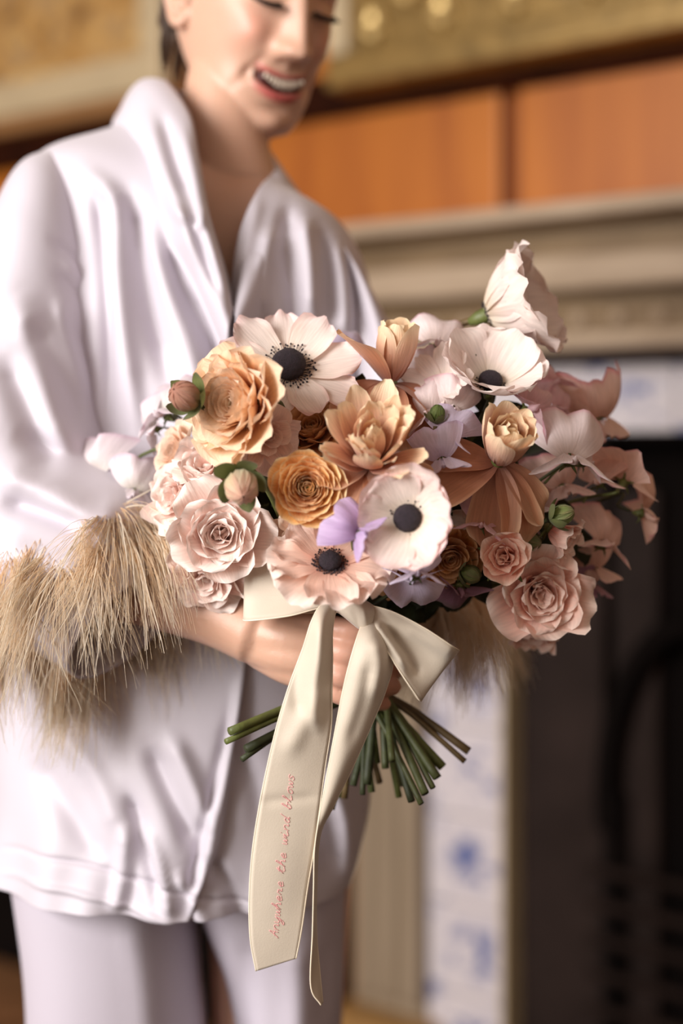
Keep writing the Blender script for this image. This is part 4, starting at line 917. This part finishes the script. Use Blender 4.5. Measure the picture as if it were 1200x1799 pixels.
# foliage
def sprig(px, py, length, face, label, n=9, dd=.03, lw=.010, ll=.032):
    e = empty('leaf_sprig', tuple(P(px, py, DD(px, py)+dd)), label, 'foliage', 'dark green leaf sprigs between the flowers')
    f = Vector((face[0], -face[2], face[1])).normalized(); tipp = P(px, py, DD(px, py)+dd); base_ = P(HUBX, HUBY, HUBD)
    stem(e, tipp, face, .0013, short=True)
    for i in range(n):
        t = i/n*.75; c = tipp+(base_-tipp)*t; s_ = 1 if i % 2 else -1
        dirv = (f+Vector((rd.uniform(-1, 1), rd.uniform(-.5, .3), rd.uniform(-1, 1)))*.9+Vector((s_*.5, 0, 0))).normalized(); side = dirv.cross(Vector((rd.uniform(-.4, .4), -1, rd.uniform(-.4, .4)))).normalized()
        nn = side.cross(dirv); V = []
        for k_ in range(7):
            v = k_/6.; w_ = lw*sh(.04+.92*v, .8, .8)
            for u in (-1, 0, 1): V.append(tuple(c+dirv*ll*v+side*w_*u+nn*(.004*abs(u)-.008*v*v)))
        o = mesh_obj('leaf', V, grid_faces(7, 3), M_DGREEN, e)
for args in [(455, 890, 0, (-.6, .1, .7), 'dark feathery leaf sprig right of the largest pale pink rose'), (700, 1045, 0, (.2, -.6, .8), 'dark leaf sprig above the bow knot'), (835, 985, 0, (.7, -.2, .5), 'dark leaf sprig left of the half open peach pink bud'),
             (850, 850, 0, (.3, -.2, .8), 'dark leaf sprig under the right tulip'), (960, 870, 0, (.8, 0, .5), 'dark leaf sprig beneath the bright whitish sweet pea'), (740, 850, 0, (.1, .1, 1), 'dark leaf sprig between the centre tulip and black eyed anemone'),
             (480, 820, 0, (-.3, .2, .8), 'dark leaf sprig left of the orange ranunculus'), (640, 960, 0, (0, -.2, 1), 'dark leaf sprig between the ruffled anemone and lilac sweet pea'), (850, 720, 0, (.3, .4, .7), 'dark leaf sprig above the right tulip'),
             (600, 690, 0, (0, .5, .7), 'dark leaf sprig under the upright tulip'), (930, 760, 0, (.6, .3, .5), 'dark leaf sprig at the right of the peach tulip'), (400, 790, 0, (-.5, .2, .6), 'dark leaf sprig under the huge peach ranunculus'),
             (790, 900, 0, (.3, 0, .9), 'dark leaf sprig right of the black eyed anemone'), (560, 1010, 0, (-.2, -.6, .7), 'dark leaf sprig under the ruffled blush anemone'), (1000, 930, 0, (.9, -.1, .4), 'dark leaf sprig behind the side view rose')]:
    sprig(*args, dd=.055)

# ------------------------------------------------------------------ the velvet ribbon, tied in a bow
bow = empty('ribbon_bow', tuple(P(622, 1078, .985)), 'cream velvet ribbon tied in a bow with pink handwriting on one tail', 'ribbon')
def ribbon(name, st_, bulge=0.0, nn=110, nc=15, fl_=None):
    a_ = crom([tuple(P(q[0], q[1], q[2])) for q in st_], nn); b_ = crom([tuple(P(q[3], q[4], q[5])) for q in st_], nn)
    bl = crom(np.array([[q[6] if len(q) > 6 else bulge] for q in st_], float), nn)
    k_ = np.linspace(0, 1, nc)
    G_ = a_[:, None, :]*(1-k_)[None, :, None]+b_[:, None, :]*k_[None, :, None]
    G_[:, :, 1] -= bl*np.sin(PI*k_)[None, :]
    v = G_.reshape(-1, 3)
    if fl_: v = folds(v, np.ones(len(v)), fl_)
    o = mesh_obj(name, v, grid_faces(nn, nc), M_VELV, bow); so = o.modifiers.new('t', 'SOLIDIFY'); so.thickness = .0007; so.offset = 0
    G_ = v.reshape(nn, nc, 3)
    for e_ in (0, nc-1):
        V, Fc = tube_geo(G_[:, e_], [.0006]*nn, 5); mesh_obj('selvedge', V, Fc, M_SELV, o)
    return o, G_
ribbon('loop', [(602, 1048, .99, 600, 1078, .99, .004), (560, 1012, .992, 568, 1068, .985, .004), (500, 984, .99, 508, 1082, .98, -.006), (448, 972, .992, 442, 1090, .985, -.006), (431, 974, 1.0, 428, 1088, .995, -.002), (450, 985, 1.012, 450, 1080, 1.01, 0), (590, 1055, 1.01, 595, 1075, 1.01, 0)])
ribbon('loop', [(645, 1062, .985, 642, 1098, .985, .004), (690, 1075, .972, 668, 1125, .975, -.006), (745, 1103, .966, 703, 1180, .97, -.014), (793, 1134, .972, 733, 1224, .975, -.010), (806, 1143, .985, 740, 1231, .985, -.003), (792, 1141, .998, 728, 1220, .995, 0), (740, 1115, 1.008, 690, 1160, 1.006, 0), (655, 1075, 1.0, 650, 1098, 1.0, 0)],
       fl_=[([(655, 1090), (680, 1120), (720, 1180)], .010, 7), ([(680, 1100), (715, 1150), (735, 1190)], -.006, 9), ([(700, 1100), (760, 1130), (800, 1150)], .004, 10)])
tail, TG = ribbon('tail', [(596, 1056, .985, 600, 1072, .985, .002), (566, 1062, .975, 590, 1074, .98, .004), (548, 1090, .968, 584, 1110, .975, .008), (532, 1140, .966, 584, 1160, .972, .008), (508, 1205, .966, 583, 1215, .97, .005), (488, 1270, .966, 582, 1275, .97, .003),
                 (470, 1345, .966, 571, 1350, .972, .002), (455, 1420, .966, 561, 1425, .972, .001), (443, 1500, .967, 551, 1495, .973, .002), (438, 1580, .968, 540, 1560, .974, .002), (440, 1650, .969, 530, 1630, .974, .001), (450, 1706, .97, 520, 1684, .974, 0)], nn=170,
       fl_=[([(565, 1075), (562, 1150), (552, 1230), (560, 1290)], .005, 11), ([(540, 1110), (520, 1200), (525, 1260)], -.003, 12), ([(580, 1200), (540, 1260), (500, 1330)], .003, 16), ([(455, 1410), (500, 1405), (560, 1400)], -.0012, 9)])
ribbon('tail', [(640, 1088, .98, 652, 1090, .98, .002), (630, 1112, .97, 672, 1108, .975, .006), (614, 1165, .966, 690, 1160, .978, .011), (600, 1225, .966, 678, 1212, .978, .010), (586, 1300, .966, 650, 1280, .976, .007), (573, 1370, .967, 614, 1360, .975, .005), (562, 1430, .968, 584, 1420, .975, .003),
                (553, 1490, .969, 562, 1470, .985, .001), (551, 1560, .97, 556, 1560, .988, 0), (549, 1640, .97, 556, 1640, .988, 0), (546, 1732, .97, 561, 1700, .982, 0), (564, 1766, .972, 567, 1762, .98, 0)], nn=170,
       fl_=[([(660, 1120), (668, 1170), (655, 1230)], .004, 12), ([(650, 1160), (640, 1230), (610, 1320)], -.003, 12)])
kr = []
for x, y0, y1, T in ((586, 1054, 1072, .006), (600, 1047, 1084, .012), (620, 1046, 1102, .0155), (636, 1052, 1110, .0155), (648, 1058, 1100, .012), (657, 1064, 1078, .006)):
    kr.append(ring((x, y0), (x+(y1-y0)*.12, y1), .985, T, 20, 2.4))
kv = crom(np.array(kr), 40).reshape(-1, 3); kv = folds(kv, np.ones(len(kv)), [([(600, 1060), (620, 1075), (634, 1100)], -.002, 4), ([(612, 1052), (636, 1070), (645, 1090)], .002, 4)])
mesh_obj('knot', kv, grid_faces(40, 20, True, True, True), M_VELV, bow)
V, Fc = tube_geo(crom([tuple(P(HUBX+dx, 1082+dy, HUBD+dz)) for dx, dy, dz in ((-58, 0, 0), (-20, -2, -.026), (30, 0, -.027), (62, 2, 0), (30, 0, .028), (-30, 0, .028), (-58, 0, 0))], 50), [.006]*50, 8)
mesh_obj('binding', V, Fc, M_VELV, bow)
GL = {'A': [[(0, -.1), (.3, .6), (.55, 1.9), (.7, 1), (.85, 0)], [(.15, .7), (.5, .85), (.9, .7)]], 'n': [[(0, 1), (.1, .5), (.08, 0)], [(.08, .5), (.4, 1), (.7, .8), (.72, .1), (1, .2)]], 'y': [[(0, 1), (.1, .3), (.4, .1), (.8, .9)], [(.8, 1), (.75, 0), (.5, -.9), (.1, -.8), (.9, .2)]],
      'w': [[(0, 1), (.12, .1), (.38, .2), (.5, .9), (.6, .15), (.85, .2), (1, 1)]], 'h': [[(0, .2), (.4, 1.6), (.25, 2), (.12, 1), (.05, 0)], [(.08, .5), (.45, 1), (.7, .7), (.72, .1), (1, .2)]], 'e': [[(.05, .42), (.72, .62), (.5, 1), (.16, .6), (.34, 0), (.92, .22)]],
      'r': [[(0, .2), (.2, 1), (.35, .85), (.6, .9), (.55, .2), (1, .2)]], 't': [[(0, .2), (.4, 1.7), (.3, .3), (.55, 0), (1, .2)], [(.05, 1.15), (.8, 1.2)]], 'i': [[(0, .2), (.3, 1), (.3, .2), (.5, 0), (1, .3)], [(.38, 1.45), (.42, 1.6)]], 'd': [[(.75, .8), (.35, 1), (.1, .4), (.4, 0), (.75, .6)], [(.95, 2), (.78, 1), (.75, .1), (1, .2)]],
      'b': [[(0, .2), (.4, 1.6), (.25, 2), (.15, .8), (.2, 0), (.6, .2), (.65, .8), (.4, .9), (1, .8)]], 'l': [[(0, .2), (.5, 1.5), (.35, 2), (.25, .8), (.4, 0), (1, .2)]], 'o': [[(.6, 1), (.2, .7), (.25, .1), (.6, 0), (.8, .5), (.6, 1), (1, .9)]], 's': [[(.78, .85), (.45, 1.05), (.2, .78), (.66, .36), (.42, -.02), (.08, .12)]]}
txt = 'Anywhere the wind blows'; mbt = MB(); nch = len(txt); TGf = TG.reshape(-1, 3); TGp = project(TGf)
p0 = np.array([488., 1648.]); p1 = np.array([517., 1360.]); dr = (p1-p0)/nch; dn = dr/np.linalg.norm(dr); up = np.array([dn[1], -dn[0]])
for i, ch in enumerate(txt):
    for stx in GL.get(ch, []):
        q = crom([(a_, b_, 0) for a_, b_ in stx], max(3, len(stx)*4)); pts = []
        for a_, b_, _ in q:
            xy = p0+dr*(i+a_*.92)+up*b_*8.5+dr*b_*.22; j = np.argsort(((TGp-xy)**2).sum(1))[:4]; wj = 1/(((TGp[j]-xy)**2).sum(1)+.5); yd = (TGf[j, 1]*wj).sum()/wj.sum(); pts.append(tuple(P(xy[0], xy[1], yd-.00055)))
        V, Fc = tube_geo(pts, [.00025]*len(pts), 4); mbt.add(V, Fc)
lt = mbt.build('lettering', M_PINK, tail); lt['label'] = 'pink handwriting reading Anywhere the wind blows'
